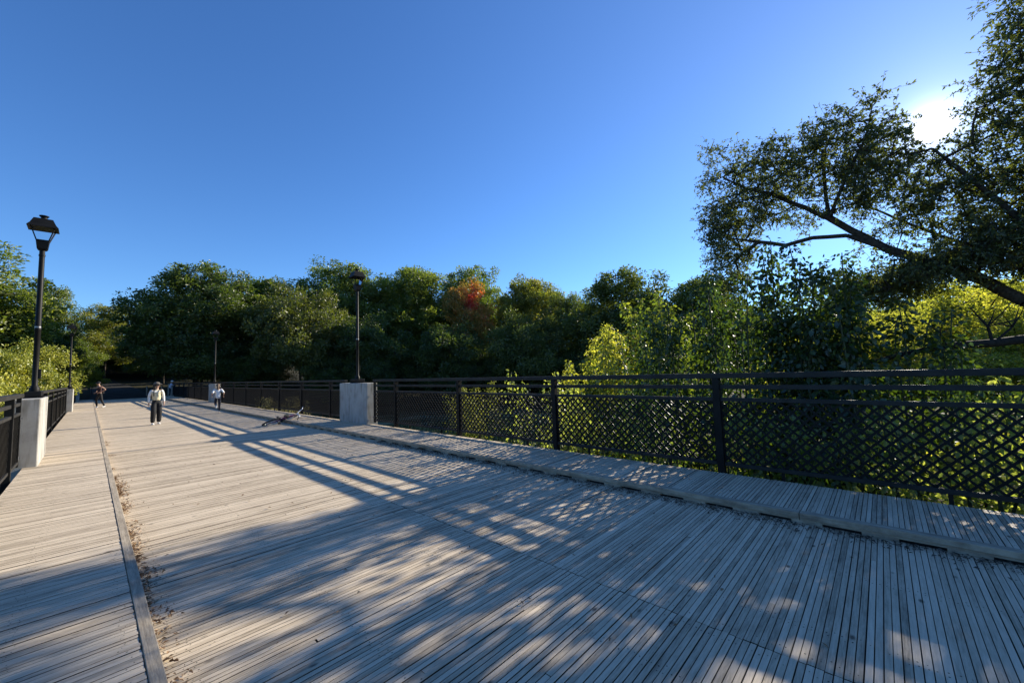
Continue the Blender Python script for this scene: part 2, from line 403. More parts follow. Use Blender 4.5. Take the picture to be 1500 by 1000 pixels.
def terrain(x, y):
    x = np.asarray(x, float); y = np.asarray(y, float)
    far = sstep(42, 58, y)
    near = sstep(7, -3, y) * sstep(2, 7, x) + sstep(-6, -14, y)
    near = np.clip(near, 0, 1)
    z = -3.2 + 3.08 * far
    z = np.maximum(z, -3.2 + 2.55 * near)
    z = z + np.where(y > 58, .028 * (y - 58), 0) * np.clip(1 - (y - 58) / 500, .3, 1)
    side = sstep(8, 20, np.abs(x - 2.6))
    z = z + side * (.45 * np.sin(x * .13 + 1) * np.cos(y * .11) + .2 * np.sin(x * .37) * np.sin(y * .31 + 2)) * sstep(300, 60, np.abs(y)+np.abs(x)*.5)
    z = z + .10 * np.sin(x * .9 + y * .4) * np.cos(y * .8) * sstep(4, 8, np.abs(x - 2.6))
    z = z + 8.5 * sstep(62, 140, x) + 11 * sstep(122, 190, y) 
    return z

def axis(lo, hi, dense_lo, dense_hi, step, coarse):
    a = np.arange(dense_lo, dense_hi + 1e-6, step)
    k = np.concatenate([dense_lo - np.geomspace(coarse, dense_lo - lo, 14)[::-1], a, dense_hi + np.geomspace(coarse, hi - dense_hi, 14)])
    return k
gx = axis(-900, 1100, -20, 80, 1.0, 3); gy = axis(-700, 1300, -20, 140, 1.0, 3)
GX, GY = np.meshgrid(gx, gy)
GZ = terrain(GX, GY)
nx, ny = len(gx), len(gy)
V = np.stack([GX.ravel(), GY.ravel(), GZ.ravel()], 1)
ii = (np.arange(ny - 1)[:, None] * nx + np.arange(nx - 1)[None, :]).ravel()
F = np.stack([ii, ii + 1, ii + nx + 1, ii + nx], 1)
g = mesh_obj('ground', np_mesh('ground', V, F.ravel(), np.arange(len(F)) * 4, smooth=True, mat=M['ground']))
tag(g, kind='structure')

ry = np.arange(57.6, 190, 1.0)
cx = 2.6 - 6 * sstep(110, 190, ry); hw = 2.5
V = []; F = []
for i, y in enumerate(ry):
    z = float(terrain(2.6, y)) + .12
    for dx in (-hw, -hw * .33, hw * .33, hw): V.append((cx[i] + dx, y, z))
    if i:
        b = i * 4
        for k in range(3): F.append((b - 4 + k, b - 3 + k, b + 1 + k, b + k))
me = bpy.data.meshes.new('road'); me.from_pydata(V, [], F); me.materials.append(M['asphalt'])
tag(mesh_obj('road', me), kind='structure')

# ------------------------------------------------------------------ bridge deck, sidewalks, kerbs
Y0, Y1 = -9.0, 57.6
JOINTS = [12.8 + 7.47 * k for k in range(0, 7)]
def boards(rng, spans, pitch, gap, z, th, y0=Y0, y1=Y1, jit=.0012, endj=.002, cuts=None, nails=None):
    ys = np.arange(y0, y1, pitch); rows = []
    for y in ys:
        if any(abs(y + pitch / 2 - j) < .022 for j in JOINTS): continue
        for (xa, xb) in spans:
            pieces = [(xa, xb)]
            if cuts and rng.random() < cuts:
                c = rng.uniform(xa + .4, xb - .4) if xb - xa > 1 else None
                if c: pieces = [(xa, c - .0015), (c + .0015, xb)]
            for a, b in pieces:
                g1 = abs(rng.normal(gap, gap * .45)) / 2 + .0006; g2 = abs(rng.normal(gap, gap * .45)) / 2 + .0006
                rows.append((a + rng.normal(0, endj), b + rng.normal(0, endj), y + g1, y + pitch - g2, z + rng.normal(0, jit), rng.random()))
    r = np.array(rows); n = len(r)
    xa, xb, ya, yb, zt, tn = r.T
    zb = z - th
    c = .0016
    # eased top edges
    V = np.stack([np.stack(p, 1) for p in (
        (xa, ya, np.full(n, zb)), (xb, ya, np.full(n, zb)), (xb, yb, np.full(n, zb)), (xa, yb, np.full(n, zb)),
        (xa, ya, zt - c), (xb, ya, zt - c), (xb, yb, zt - c), (xa, yb, zt - c),
        (xa, ya + c, zt), (xb, ya + c, zt), (xb, yb - c, zt), (xa, yb - c, zt))], 1).reshape(-1, 3)
    f = np.array([(0, 1, 5, 4), (1, 2, 6, 5), (2, 3, 7, 6), (3, 0, 4, 7), (4, 5, 9, 8), (6, 7, 11, 10), (5, 6, 10, 9), (7, 4, 8, 11), (8, 9, 10, 11)])
    F = (f[None] + (np.arange(n) * 12)[:, None, None]).reshape(-1, 4)
    tone = np.clip(.5 + .9 * (tn - .5) - .35 * (rng.random(n) < .06), 0, 1)
    if nails is not None:   # pairs of sunken nail heads over each joist
        sel = (ya > -1.2) & (ya < 9)
        NV = []
        for jx in nails:
            on = sel & (xa < jx - .02) & (xb > jx + .02) & (rng.random(n) < .72)
            m = on.sum()
            cx_ = jx + rng.normal(0, .012, m); cy_ = (ya[on] + yb[on]) / 2 + rng.normal(0, .004, m); zz = zt[on] + .0006; rr = rng.uniform(.0024, .0042, m)
            NV.append(np.stack([np.stack((cx_ + rr * a, cy_ + rr * b, zz), 1) for a, b in ((-1, -.4), (-.4, -1), (.4, -1), (1, -.4), (1, .4), (.4, 1), (-.4, 1), (-1, .4))], 1).reshape(-1, 3))
        NV = np.concatenate(NV)
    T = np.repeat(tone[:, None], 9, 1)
    T[:, :4] = -1.6                       # gap shade painted onto grimy board sides, as sun shines along the gaps
    T[:, 4:8] = T[:, 4:8] - .12           # eased edges tinted slightly darker, part of the painted gap shade
    loops = F.ravel(); starts = np.arange(len(F)) * 4; T = T.ravel()
    if nails is not None:
        k = len(NV) // 8
        loops = np.concatenate([loops, len(V) + np.arange(k * 8)]); starts = np.concatenate([starts, len(F) * 4 + np.arange(k) * 8])
        V = np.concatenate([V, NV]); T = np.concatenate([T, np.full(k, -1.5)])
    return V, loops, starts, T

rng = np.random.default_rng(11)
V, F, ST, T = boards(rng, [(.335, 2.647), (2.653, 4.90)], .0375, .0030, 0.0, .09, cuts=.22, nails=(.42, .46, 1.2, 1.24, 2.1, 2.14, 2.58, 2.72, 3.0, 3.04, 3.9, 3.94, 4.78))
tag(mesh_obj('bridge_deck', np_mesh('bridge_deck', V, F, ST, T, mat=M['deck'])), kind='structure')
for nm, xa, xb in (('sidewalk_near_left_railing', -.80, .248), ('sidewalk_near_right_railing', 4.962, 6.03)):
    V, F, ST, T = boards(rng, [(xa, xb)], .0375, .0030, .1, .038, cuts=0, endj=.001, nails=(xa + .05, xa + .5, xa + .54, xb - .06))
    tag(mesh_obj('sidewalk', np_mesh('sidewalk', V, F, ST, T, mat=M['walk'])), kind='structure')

def kerb(x0, x1, facing):
    mb = MB()
    y = Y0
    while y < Y1:   # top beam in lengths, with thin joints
        ln = 4.86
        e = min(y + ln, Y1)
        mb.box(x0, x1, y, e - .006, .052, .104, bev=.004)
        mb.box(x0 + .012, x1 - .004, y, e - .006, .030, .0515)
        y = e
    y = Y0
    while y < Y1:   # blocks that leave drainage slots between them
        mb.box(x0 + .008, x1 - .004, y, y + .245, -.02, .0295)
        y += .53
    return mb
tag(kerb(4.862, 4.958, 1).build('kerb', M['kerb']), kind='structure')
tag(kerb(.252, .318, -1).build('kerb', M['kerb']), kind='structure')
mb = MB()
for x in (-.7, .3, 1.2, 2.1, 3.0, 3.9, 4.9, 5.85):
    mb.box(x - .07, x + .07, Y0, Y1, -.72, -.095)
for y in np.arange(Y0 + 1, Y1, 3.7): mb.box(-.85, 6.03, y - .1, y + .1, -.95, -.725)
mb.box(-.82, -.803, Y0, Y1, -.3, .06); mb.box(6.033, 6.05, Y0, Y1, -.3, .06)
mb.box(-.80, .24, Y0, Y1, -.09, -.06); mb.box(4.97, 6.03, Y0, Y1, -.09, -.06)
for x in (-.77, -.3, .2, 5.0, 5.5, 6.0): mb.box(x - .02, x + .02, Y0, Y1, -.055, .06)
tag(mb.build('bridge_girders', M['timber']), kind='structure')
tag(MB().box(-1.6, 6.8, 57.62, 58.4, -4.5, -.16).build('bridge_abutment', M['concrete']), kind='structure')

# ------------------------------------------------------------------ leaf litter (uncountable)
def litter(name, rng, n, fx, y0, y1, mat, size, z0, label, lift=.02, dens=None):
    y = rng.uniform(y0, y1, n) if dens is None else dens(rng, n)
    x = fx(rng, n, y)
    yaw = rng.uniform(0, 2 * PI, n)
    L_ = size * rng.uniform(.4, 1.3, n); W_ = L_ * rng.uniform(.25, .6, n)
    a = np.stack([np.cos(yaw), np.sin(yaw), rng.normal(0, .35, n)], 1); a /= np.linalg.norm(a, axis=1)[:, None]
    b = np.stack([-np.sin(yaw), np.cos(yaw), rng.normal(0, .5, n)], 1); b /= np.linalg.norm(b, axis=1)[:, None]
    p = np.stack([x, y, z0 + np.abs(rng.normal(0, lift, n)) + .004], 1)
    nrm = np.cross(a, b)
    V = np.stack([p - a * L_[:, None] / 2, p + b * W_[:, None] / 2 + nrm * L_[:, None] * .2, p + a * L_[:, None] / 2, p - b * W_[:, None] / 2 + nrm * L_[:, None] * .2], 1)
    V[:, :, 2] = np.maximum(V[:, :, 2], z0 + .003)
    F = np.arange(n * 4)
    o = mesh_obj(name, np_mesh(name, V.reshape(-1, 3), F, np.arange(n) * 4, rng.random(n), mat=mat))
    return tag(o, label, 'leaf litter', kind='stuff')

rg = np.random.default_rng(5)
def clumpy(rng, n):
    c = np.concatenate([rng.uniform(2.2, 9.6, 46), rng.uniform(9, 16, 6)]); w = rng.uniform(.05, .25, 52)
    k = rng.integers(0, 52, n); return c[k] + rng.normal(0, 1, n) * w[k]
litter('leaf_litter', rg, 1700, lambda r, n, y: .322 + np.abs(r.normal(0, 1, n)) * (.04 + .025 * np.sin(y * 2.3) ** 2 + .012 * np.sin(y * 7.1)), 2.2, 10, M['litter'], .034, 0.0, 'brown dry leaf litter drifted against the left kerb of the deck', lift=.014, dens=clumpy)
litter('leaf_litter', rg, 3200, lambda r, n, y: 4.852 - np.abs(r.normal(0, 1, n)) * (.09 + .05 * np.sin(y * 1.7) ** 2), -1.6, 9, M['dirt'], .034, 0.0, 'dark leaf crumbs and needles lying along the right kerb', lift=.008)
litter('leaf_litter', rg, 320, lambda r, n, y: r.uniform(.4, 4.7, n), .2, 14, M['litter'], .035, 0.0, 'single fallen leaves scattered over the open deck boards', lift=.006)

# ------------------------------------------------------------------ railings
PIER_Y = [11.69, 33.52, 55.35]     # near faces; each pier is 1.95 m long
PIER_L = 1.95
RAIL_LEN = PIER_Y[1] - (PIER_Y[0] + PIER_L) - .06
ZP = .1
def make_railing():
    root = empty('railing', (0, 0, 0))
    n = 7; edge = 1.32
    posts = [.0] + [1.27 + (RAIL_LEN - 2.54) / 6 * k for k in range(7)] + [RAIL_LEN]
    posts = [p for p in posts if p <= RAIL_LEN + .01]
    for i, p in enumerate(posts):
        end = i in (0, len(posts) - 1)
        w = .03 if end else .045
        d = .03 if end else .05
        yy = min(max(p, w), RAIL_LEN - w)
        MB().box(-d, d, yy - w, yy + w, -.32 if not end else .14, 1.399, bev=.004).build('post', M['metal'], root)
    def rail(name, z0, z1, d, off=0):
        mb = MB().box(-d + off, d + off, .0, RAIL_LEN, z0, z1, bev=.006)
        mb.build(name, M['metal_dusty'], root)
    rail('top_rail', 1.40, 1.47, .055)
    # the lower rails run between the posts
    for nm, z0, z1, d in (('middle_rail', 1.25, 1.308, .022), ('lattice_rail', 1.08, 1.13, .030), ('bottom_rail', .19, .238, .030)):
        mb = MB()
        for a, b in zip(posts[:-1], posts[1:]):
            wa = .062 if a == 0 else .0465; wb = .062 if b == RAIL_LEN else .0465
            mb.box(-d, d, a + wa, b - wb, z0, z1, bev=.004)
        mb.build(nm, M['metal_dusty'], root)
    for a, b in zip(posts[:-1], posts[1:]):
        a2 = a + .05; b2 = b - .05; zl, zh = .2395, 1.0785
        mb = MB(); per = .119; hw = .0125
        H = zh - zl
        for sgn, xo in ((1, -.006), (-1, .006)):
            t = math.floor((a2 - H) / per) * per
            while t < b2 + H:
                if sgn > 0:  # y = t + (z-zl)
                    s0 = max(0, a2 - t); s1 = min(H, b2 - t)
                    if s1 - s0 > .02: p0 = (t + s0, zl + s0); p1 = (t + s1, zl + s1)
                    else: t += per; continue
                else:        # y = t - (z-zl)
                    s0 = max(0, t - b2); s1 = min(H, t - a2)
                    if s1 - s0 > .02: p0 = (t - s0, zl + s0); p1 = (t - s1, zl + s1)
                    else: t += per; continue
                d = Vector((0, p1[0] - p0[0], p1[1] - p0[1])); ln = d.length; d.normalize()
                w = Vector((0, -d.z, d.y))
                mb.obox((xo, (p0[0] + p1[0]) / 2, (p0[1] + p1[1]) / 2), (.0055, 0, 0), w * hw, d * (ln / 2))
                t += per
        # slim frame of the panel
        mb.box(-.013, .013, a2 - .003, a2 + .012, zl, zh); mb.box(-.013, .013, b2 - .012, b2 + .003, zl, zh)
        mb.build('lattice_panel', M['metal'], root)
        if b - a > 2:
            for q in (.25, .75):
                y = a + (b - a) * q
                MB().box(-.015, .015, y - .018, y + .018, .02, .1895).build('foot', M['metal'], root)
    for y in (-.01, RAIL_LEN + .01):
        for z in (.3, 1.02):
            s = -1 if y > 1 else 1
            MB().box(-.035, .035, min(y, y + s * .04) - .02, max(y, y + s * .04) - .0 , z - .035, z + .035, bev=.004).tube([(-.05, y + s * .01, z), (.05, y + s * .01, z)], .014, 8).build('bracket', M['galv'], root)
    return root

rail0 = make_railing()
RX, LX = 6.105, -.875
rail_specs = [
    (RX, PIER_Y[0] - .03 - RAIL_LEN, 'nearest black steel lattice railing, on the right edge in front of the leafy vines'),
    (RX, PIER_Y[0] + PIER_L + .03, 'right black lattice railing between the two grey concrete piers, behind the fallen bicycle'),
    (RX, PIER_Y[1] + PIER_L + .03, 'far right railing run beyond the second pier, where the person in the white cap leans'),
    (LX, PIER_Y[0] - .03 - RAIL_LEN, 'near left railing end with sunlit mesh, in front of the cream pier'),
    (LX, PIER_Y[0] + PIER_L + .03, 'left railing run receding between the two left concrete piers'),
    (LX, PIER_Y[1] + PIER_L + .03, 'distant left railing run under the overhanging lime bush')]
for i, (x, y, lb) in enumerate(rail_specs):
    o = rail0 if i == 0 else copy_tree(rail0)
    o.location = (x, y, 0); tag(o, lb, 'railing', 'lattice railings along the bridge')

# ------------------------------------------------------------------ piers and lamps
bm_p = MB().box(-.175, .175, 0, PIER_L, -1.2, 1.365, bev=.018)
PX_R, PX_L = 6.045, -.755 - .04
pier_specs = [(PX_R, PIER_Y[0], 'big shaded grey concrete pier on the right sidewalk, carrying the nearest right lamp'),
              (PX_R, PIER_Y[1], 'smaller far concrete pier on the right, just behind the girl in the white shirt'),
              (PX_R, PIER_Y[2], 'last right pier at the bridge end, deep in tree shade'),
              (PX_L, PIER_Y[0], 'sunlit cream concrete pier on the left sidewalk under the tall near lamp'),
              (PX_L, PIER_Y[1], 'second left concrete pier, under the distant left lamp'),
              (PX_L, PIER_Y[2], 'furthest left concrete pier at the bridge end beneath the lime bush')]
pier0 = None
for x, y, lb in pier_specs:
    if pier0 is None: pier0 = bm_p.build('concrete_pier', M['concrete']); o = pier0
    else: o = pier0.copy(); link(o)
    o.location = (x, y, 0); tag(o, lb, 'pier', 'concrete piers of the bridge')

def make_lamp():
    root = empty('street_lamp')
    z0 = 1.367
    mb = MB().box(-.11, .11, -.28, .28, z0 + .035, z0 + .13, bev=.008)
    for sy in (-.22, .22):
        mb.box(-.13, .13, sy - .045, sy + .045, z0, z0 + .034)
    mb.build('base_plate', M['metal'], root)
    MB().lathe([(.075, z0 + .131), (.075, z0 + .2), (.056, z0 + .23), (.044, z0 + .26), (.044, 2.75), (.048, 2.755), (.048, 2.79), (.044, 2.795), (.041, 4.30), (.048, 4.305), (.048, 4.34), (.041, 4.345), (.041, 4.44)], 18).build('pole', M['metal'], root, smooth=True)
    MB().box(.038, .078, -.03, .03, 1.75, 1.95, bev=.006).build('access_box', M['metal'], root)
    MB().lathe([(.046, 2.80), (.046, 2.83)], 18).build('band', M['galv'], root)
    lan = MB().lathe([(.055, 4.43), (.075, 4.46), (.09, 4.60), (.095, 4.64)], sq=True).build('lantern', M['metal'], root)
    fr = MB()
    for sx in (-1, 1):
        for sy in (-1, 1):
            fr.tube([(sx * .086, sy * .086, 4.63), (sx * .165, sy * .165, 4.90)], .011, 6)
    fr.build('frame', M['metal'], lan)
    MB().add([(-.084, -.084, 4.642), (.084, -.084, 4.642), (.084, .084, 4.642), (-.084, .084, 4.642), (-.156, -.156, 4.889), (.156, -.156, 4.889), (.156, .156, 4.889), (-.156, .156, 4.889)],
             [(0, 1, 5, 4), (1, 2, 6, 5), (2, 3, 7, 6), (3, 0, 4, 7)]).build('glass', M['glass'], lan)
    MB().lathe([(.156, 4.895), (.216, 4.885), (.216, 4.897), (.186, 4.945), (.174, 4.965), (.174, 4.970), (.134, 5.075), (.112, 5.085)], sq=True).build('roof', M['metal'], lan)
    MB().lathe([(.056, 5.086), (.048, 5.11), (.045, 5.13), (.074, 5.16), (.070, 5.172), (.025, 5.185)], 16).build('finial', M['metal'], lan, smooth=True)
    return root
lamp0 = make_lamp()
lamp_specs = [(PX_L + .03, PIER_Y[0] + .98, 'tall black lantern lamp on the left cream pier, largest of the lamps'),
              (PX_R, PIER_Y[0] + .98, 'black lantern lamp on the big right pier, in front of the wood'),
              (PX_R, PIER_Y[1] + .98, 'small far lamp on the right pier behind the girl, its pole catching sun'),
              (PX_L, PIER_Y[1] + .98, 'small far lamp on the second left pier beside the lime bush')]
for i, (x, y, lb) in enumerate(lamp_specs):
    o = lamp0 if i == 0 else copy_tree(lamp0)
    o.location = (x, y, 0); tag(o, lb, 'street lamp', 'lantern lamps on the bridge piers')

# ------------------------------------------------------------------ foliage toolkit
def leaf_geo(rng, P, A, L_, W_, up=.1):
    """rhombic folded leaves; P base, A direction"""
    n = len(P)
    nr = rng.normal(0, 1, (n, 3)); nr[:, 2] = np.abs(nr[:, 2]) + up
    b = np.cross(A, nr); b /= np.linalg.norm(b, axis=1)[:, None] + 1e-9
    nn = np.cross(b, A)
    m = P + A * (L_ * .45)[:, None]
    fo = (L_ * .10)[:, None] * nn
    hw = (W_ / 2)[:, None]
    V = np.stack([P, m + b * hw + fo, P + A * L_[:, None] - fo * .6, m - b * hw + fo], 1)
    return V.reshape(-1, 3)

def big_leaf_geo(rng, P, A, L_, W_, up=.25):
    """ovate leaf with a folded midrib and a drooping tip"""
    n = len(P)
    nr = rng.normal(0, .6, (n, 3)); nr[:, 2] = np.abs(nr[:, 2]) + up
    b = np.cross(A, nr); b /= np.linalg.norm(b, axis=1)[:, None] + 1e-9
    nn = np.cross(b, A)
    Lc = L_[:, None]; hw = (W_ / 2)[:, None]
    def pt(t, s, h): return P + A * Lc * t + b * hw * s + nn * Lc * h
    V = np.stack([pt(0, 0, 0), pt(.28, 1, .07), pt(.66, .78, .02), pt(1, 0, -.16), pt(.66, -.78, .02), pt(.28, -1, .07), pt(.3, 0, .0), pt(.68, 0, -.05)], 1)
    f = [(0, 6, 1), (6, 7, 2, 1), (7, 3, 2), (0, 5, 6), (6, 5, 4, 7), (7, 4, 3)]
    loops = []; starts = []
    base = np.concatenate([np.array(q) for q in f]); tot = [len(q) for q in f]
    loops = (base[None] + (np.arange(n) * 8)[:, None]).ravel()
    st = np.concatenate([[0], np.cumsum(tot)[:-1]]); starts = (st[None] + (np.arange(n) * sum(tot))[:, None]).ravel()
    return V.reshape(-1, 3), loops, starts, 6

def unit(v): return v / (np.linalg.norm(v, axis=-1, keepdims=True) + 1e-9)

def cloud_leaves(rng, C, spread, per, size, aspect=.5, hang=.0, tone_c=None, flat=.8):
    K = len(C)
    k = np.repeat(np.arange(K), per)
    n = len(k)
    off = unit(rng.normal(0, 1, (n, 3))) * (rng.random(n) ** .45)[:, None]; off[:, 2] *= flat
    sp = spread * rng.uniform(.6, 1.3, K)
    P = C[k] + off * sp[k][:, None]
    A = unit(unit(off) * .7 + rng.normal(0, .6, (n, 3)) + np.array([0, 0, -hang]))
    L_ = size * rng.uniform(.6, 1.35, n)
    V = leaf_geo(rng, P, A, L_, L_ * aspect)
    tc_ = rng.random(K) if tone_c is None else tone_c
    tone = np.clip(tc_[k] * .6 + rng.random(n) * .4, 0, 1)
    return V, tone

def grow(rng, chains, att, step=.5, droop=.0):
    """skeleton: chains = polylines already in place (first is the trunk); every attractor gets a curved twig from its nearest node"""
    pos = []; par = []
    tails = {}
    for ch in chains:
        pts = [np.array(p, float) for p in ch]
        prev = -1
        if pos:
            d = np.linalg.norm(np.array(pos) - pts[0], axis=1); prev = int(np.argmin(d))
            if d[prev] > 1e-3: pos.append(pts[0]); par.append(prev); prev = len(pos) - 1
        else:
            pos.append(pts[0]); par.append(-1); prev = 0
        for a, b in zip(pts[:-1], pts[1:]):
            n = max(1, int(np.linalg.norm(b - a) / step))
            for j in range(1, n + 1):
                q = a + (b - a) * j / n + rng.normal(0, .02 * step, 3)
                pos.append(q); par.append(prev); prev = len(pos) - 1
    n_main = len(pos)
    buf = np.zeros((n_main + len(att) * 6, 3)); buf[:n_main] = np.array(pos); cnt = n_main
    root = buf[0].copy()
    order = np.argsort(np.min(np.linalg.norm(att[:, None, :] - buf[None, :n_main:2, :], axis=2), axis=1))
    tip = []
    for a in order:
        A_ = att[a]
        D = np.linalg.norm(buf[1:cnt] - A_, axis=1) + .55 * np.maximum(0, buf[1:cnt, 2] - A_[2])
        j = int(np.argmin(D)) + 1
        q = buf[j]; d = A_ - q; ln = np.linalg.norm(d)
        n = int(np.clip(ln / step, 1, 5)); prev = j
        mid = rng.normal(0, .12 * ln, 3); mid[2] += .12 * ln
        for s in range(1, n + 1):
            t = s / n
            buf[cnt] = q + d * t + mid * (4 * t * (1 - t)) * .5; par.append(prev); prev = cnt; cnt += 1
        tip.append(prev)
    return buf[:cnt], np.array(par), np.array(tip)

def wood_mesh(name, pos, par, r_tip, expo, mat, sides=5, r_max=None):
    n = len(pos); cntd = np.ones(n)
    has = np.zeros(n, bool); has[par[par >= 0]] = True
    cntd[has] = 0
    for i in range(n - 1, 0, -1): cntd[par[i]] += cntd[i]
    rad = r_tip * np.maximum(cntd, 1) ** expo
    if r_max: rad = np.minimum(rad, r_max)
    e = np.arange(1, n); p = par[1:]
    a = pos[p]; b = pos[e]
    t = unit(b - a); ref = np.where(np.abs(t[:, 2:3]) < .9, np.array([[0, 0, 1.]]), np.array([[1., 0, 0]]))
    u = unit(np.cross(t, ref)); w = np.cross(t, u)
    ra = np.minimum(rad[p], rad[e] * 1.35); rb = rad[e]
    ang = 2 * PI * np.arange(sides) / sides
    ring = u[:, None, :] * np.cos(ang)[None, :, None] + w[:, None, :] * np.sin(ang)[None, :, None]
    VA = a[:, None, :] + ring * ra[:, None, None]; VB = b[:, None, :] + ring * rb[:, None, None]
    V = np.concatenate([VA, VB], 1).reshape(-1, 3)
    k = np.arange(sides); k2 = (k + 1) % sides
    f = np.stack([k, k2, k2 + sides, k + sides], 1)
    F = (f[None] + (np.arange(len(e)) * 2 * sides)[:, None, None]).reshape(-1, 4)
    return np_mesh(name, V, F.ravel(), np.arange(len(F)) * 4, smooth=True, mat=mat)

def blob_points(rng, blobs, n, shell=.5):
    w = np.array([b[3] * b[4] * b[5] for b in blobs]) ** .8; w /= w.sum()
    k = rng.choice(len(blobs), n, p=w)
    B = np.array(blobs)[k]
    d = unit(rng.normal(0, 1, (n, 3)))
    r = (shell + (1 - shell) * rng.random(n)) ** .6
    return B[:, :3] + d * r[:, None] * B[:, 3:6]

PROTO = {}
def proto(name, seed, H, Rr, z0, natt, per, leaf, spread, nblob, trunk_r, bark='bark', r_tip=.012, expo=.46, shape='round', autumn=None):
    rng = np.random.default_rng(seed)
    blobs = []
    zc = (z0 + H) / 2; hz = (H - z0) / 2
    hz = (H - z0) / 2
    for i in range(nblob):
        u = 1 - 1.75 * (i + .5) / nblob           # from the top of the crown down
        a = i * 2.39996 + rng.uniform(-.35, .35)
        cr = math.sqrt(max(0, 1 - u * u))
        k = rng.uniform(.5, .76)
        br = Rr * rng.uniform(.20, .50)
        blobs.append((Rr * k * cr * math.cos(a), Rr * k * cr * math.sin(a), z0 + hz + u * (hz - br * .62) * rng.uniform(.86, 1.04), br, br, br * rng.uniform(.6, .85)))
    blobs.append((0, 0, z0 + hz, Rr * .5, Rr * .5, hz * .6))
    att = blob_points(rng, blobs, natt, .4)
    ctr = np.array([0, 0, z0 + hz])                 # stray sprays that break the outline
    stray = rng.random(len(att)) < .12
    att[stray] = ctr + (att[stray] - ctr) * rng.uniform(1.02, 1.11, (stray.sum(), 1))
    att = att[att[:, 2] > z0 * .6]
    lean = rng.normal(0, .04 * H, 2)
    ch = [[(0, 0, -.6), (lean[0] * .2, lean[1] * .2, H * .2), (lean[0] * .6, lean[1] * .6, H * .5), (lean[0], lean[1], H * .82)]]
    for i in range(6):
        a = i * 1.05 + rng.uniform(-.3, .3); zz = H * rng.uniform(.22, .5)
        f = zz / (H * .82)
        ch.append([(lean[0] * f, lean[1] * f, zz), (Rr * .4 * math.cos(a), Rr * .4 * math.sin(a), zz + H * .14), (Rr * .75 * math.cos(a), Rr * .75 * math.sin(a), zz + H * .22)])
    pos, par, tip = grow(rng, ch, att, step=H * .055)
    wood = wood_mesh(name + '_trunk', pos, par, r_tip, expo, M[bark], 6 if trunk_r > .1 else 5, trunk_r)
    C = pos[tip]
    tone_c = None
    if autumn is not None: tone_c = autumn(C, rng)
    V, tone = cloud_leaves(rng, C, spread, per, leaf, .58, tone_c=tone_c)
    if autumn is not None:
        pass
    crown = np_mesh(name + '_crown', V, np.arange(len(V)), np.arange(len(V) // 4) * 4, tone, mat=M['lf_mid'])
    PROTO[name] = (wood, crown, H, Rr)

proto('oak', 1, 17, 6.2, 1.0, 520, 120, .27, .95, 24, .33)
proto('maple', 2, 18, 5.6, 1.2, 500, 120, .26, .92, 22, .32)
proto('ash', 3, 18, 5.2, 2.0, 380, 105, .26, .9, 20, .28)
proto('low', 4, 9, 4.2, .5, 380, 115, .185, .70, 18, .16)
proto('bushy', 5, 5, 2.4, .1, 340, 115, .12, .42, 16, .07, r_tip=.006)
proto('loose', 6, 5.5, 2.3, .3, 260, 105, .10, .40, 14, .09, r_tip=.010)
proto('sapling', 8, 4.2, 1.6, .3, 120, 40, .15, .36, 10, .04, r_tip=.005)
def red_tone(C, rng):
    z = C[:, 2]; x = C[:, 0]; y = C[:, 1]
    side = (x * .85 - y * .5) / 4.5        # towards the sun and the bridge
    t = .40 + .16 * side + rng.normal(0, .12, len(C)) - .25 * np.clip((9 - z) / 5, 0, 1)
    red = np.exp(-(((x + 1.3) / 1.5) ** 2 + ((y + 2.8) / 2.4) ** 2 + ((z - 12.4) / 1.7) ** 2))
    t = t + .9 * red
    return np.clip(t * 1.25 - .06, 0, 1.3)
proto('redmaple', 9, 15.5, 4.4, 1.5, 420, 105, .24, .8, 18, .26, autumn=red_tone)

def place_tree(kind, name, label, cat, x, y, top, rad, leaf, rz=0.0, group=None, bark=None, sink=.0):
    wood, crown, H, Rr = PROTO[kind]
    zb = float(terrain(x, y)) - sink
    t = empty(name, (x, y, zb), rz)
    tag(t, label, cat, group)
    s = rad / Rr * (1.12 if kind in ('oak', 'maple', 'low') and y > 40 else 1); sz = (top - zb) / H
    t.scale = (s, s, sz)
    a = bpy.data.objects.new('trunk', wood); a.parent = t; link(a)
    b = bpy.data.objects.new('crown', crown); b.parent = t; link(b)
    for o, m in ((b, leaf), (a, bark)):
        if m:
            o.material_slots[0].link = 'OBJECT'; o.material_slots[0].material = M[m]
    return t

T_ = place_tree
# --- far wood, left to right
wg = 'trees of the wood at the far end of the bridge'
T_('oak', 'broadleaf_tree', 'big dark tree at the far left, rising behind the nearest lamp', 'tree', -8.8, 60, 14.8, 6.6, 'lf_mid', .4, wg)
T_('maple', 'broadleaf_tree', 'dark tree at the left frame edge, behind the big left tree', 'tree', -20, 68, 14.4, 7.5, 'lf_dark', 2.4, wg)
T_('ash', 'broadleaf_tree', 'thin airy tree poking out right of the big left tree, above the far left lamp', 'tree', -3.6, 72, 13.8, 3.0, 'lf_mid', 1.1, wg)
T_('low', 'broadleaf_tree', 'low dark tree left of the road, under the airy tree', 'tree', -4.6, 66, 8.0, 3.6, 'lf_dark', .3, wg)
T_('ash', 'broadleaf_tree', 'pale green tree closing the gap above the end of the road', 'tree', 2.2, 128, 20, 7.0, 'lf_yellowish', .9, wg)
T_('oak', 'broadleaf_tree', 'small distant tree beside the road end, left of the pale green tree', 'tree', -5.5, 118, 13, 6.0, 'lf_mid', 1.9, wg)
T_('oak', 'broadleaf_tree', 'dark tree right of the road, its crown hiding the bridge end', 'tree', 9.4, 61, 16.6, 6.3, 'lf_dark', 2.0, wg)
T_('low', 'broadleaf_tree', 'low black-green tree beside the bollards, right of the road', 'tree', 8.6, 59, 8.2, 4.6, 'lf_dark', 1.0, wg)
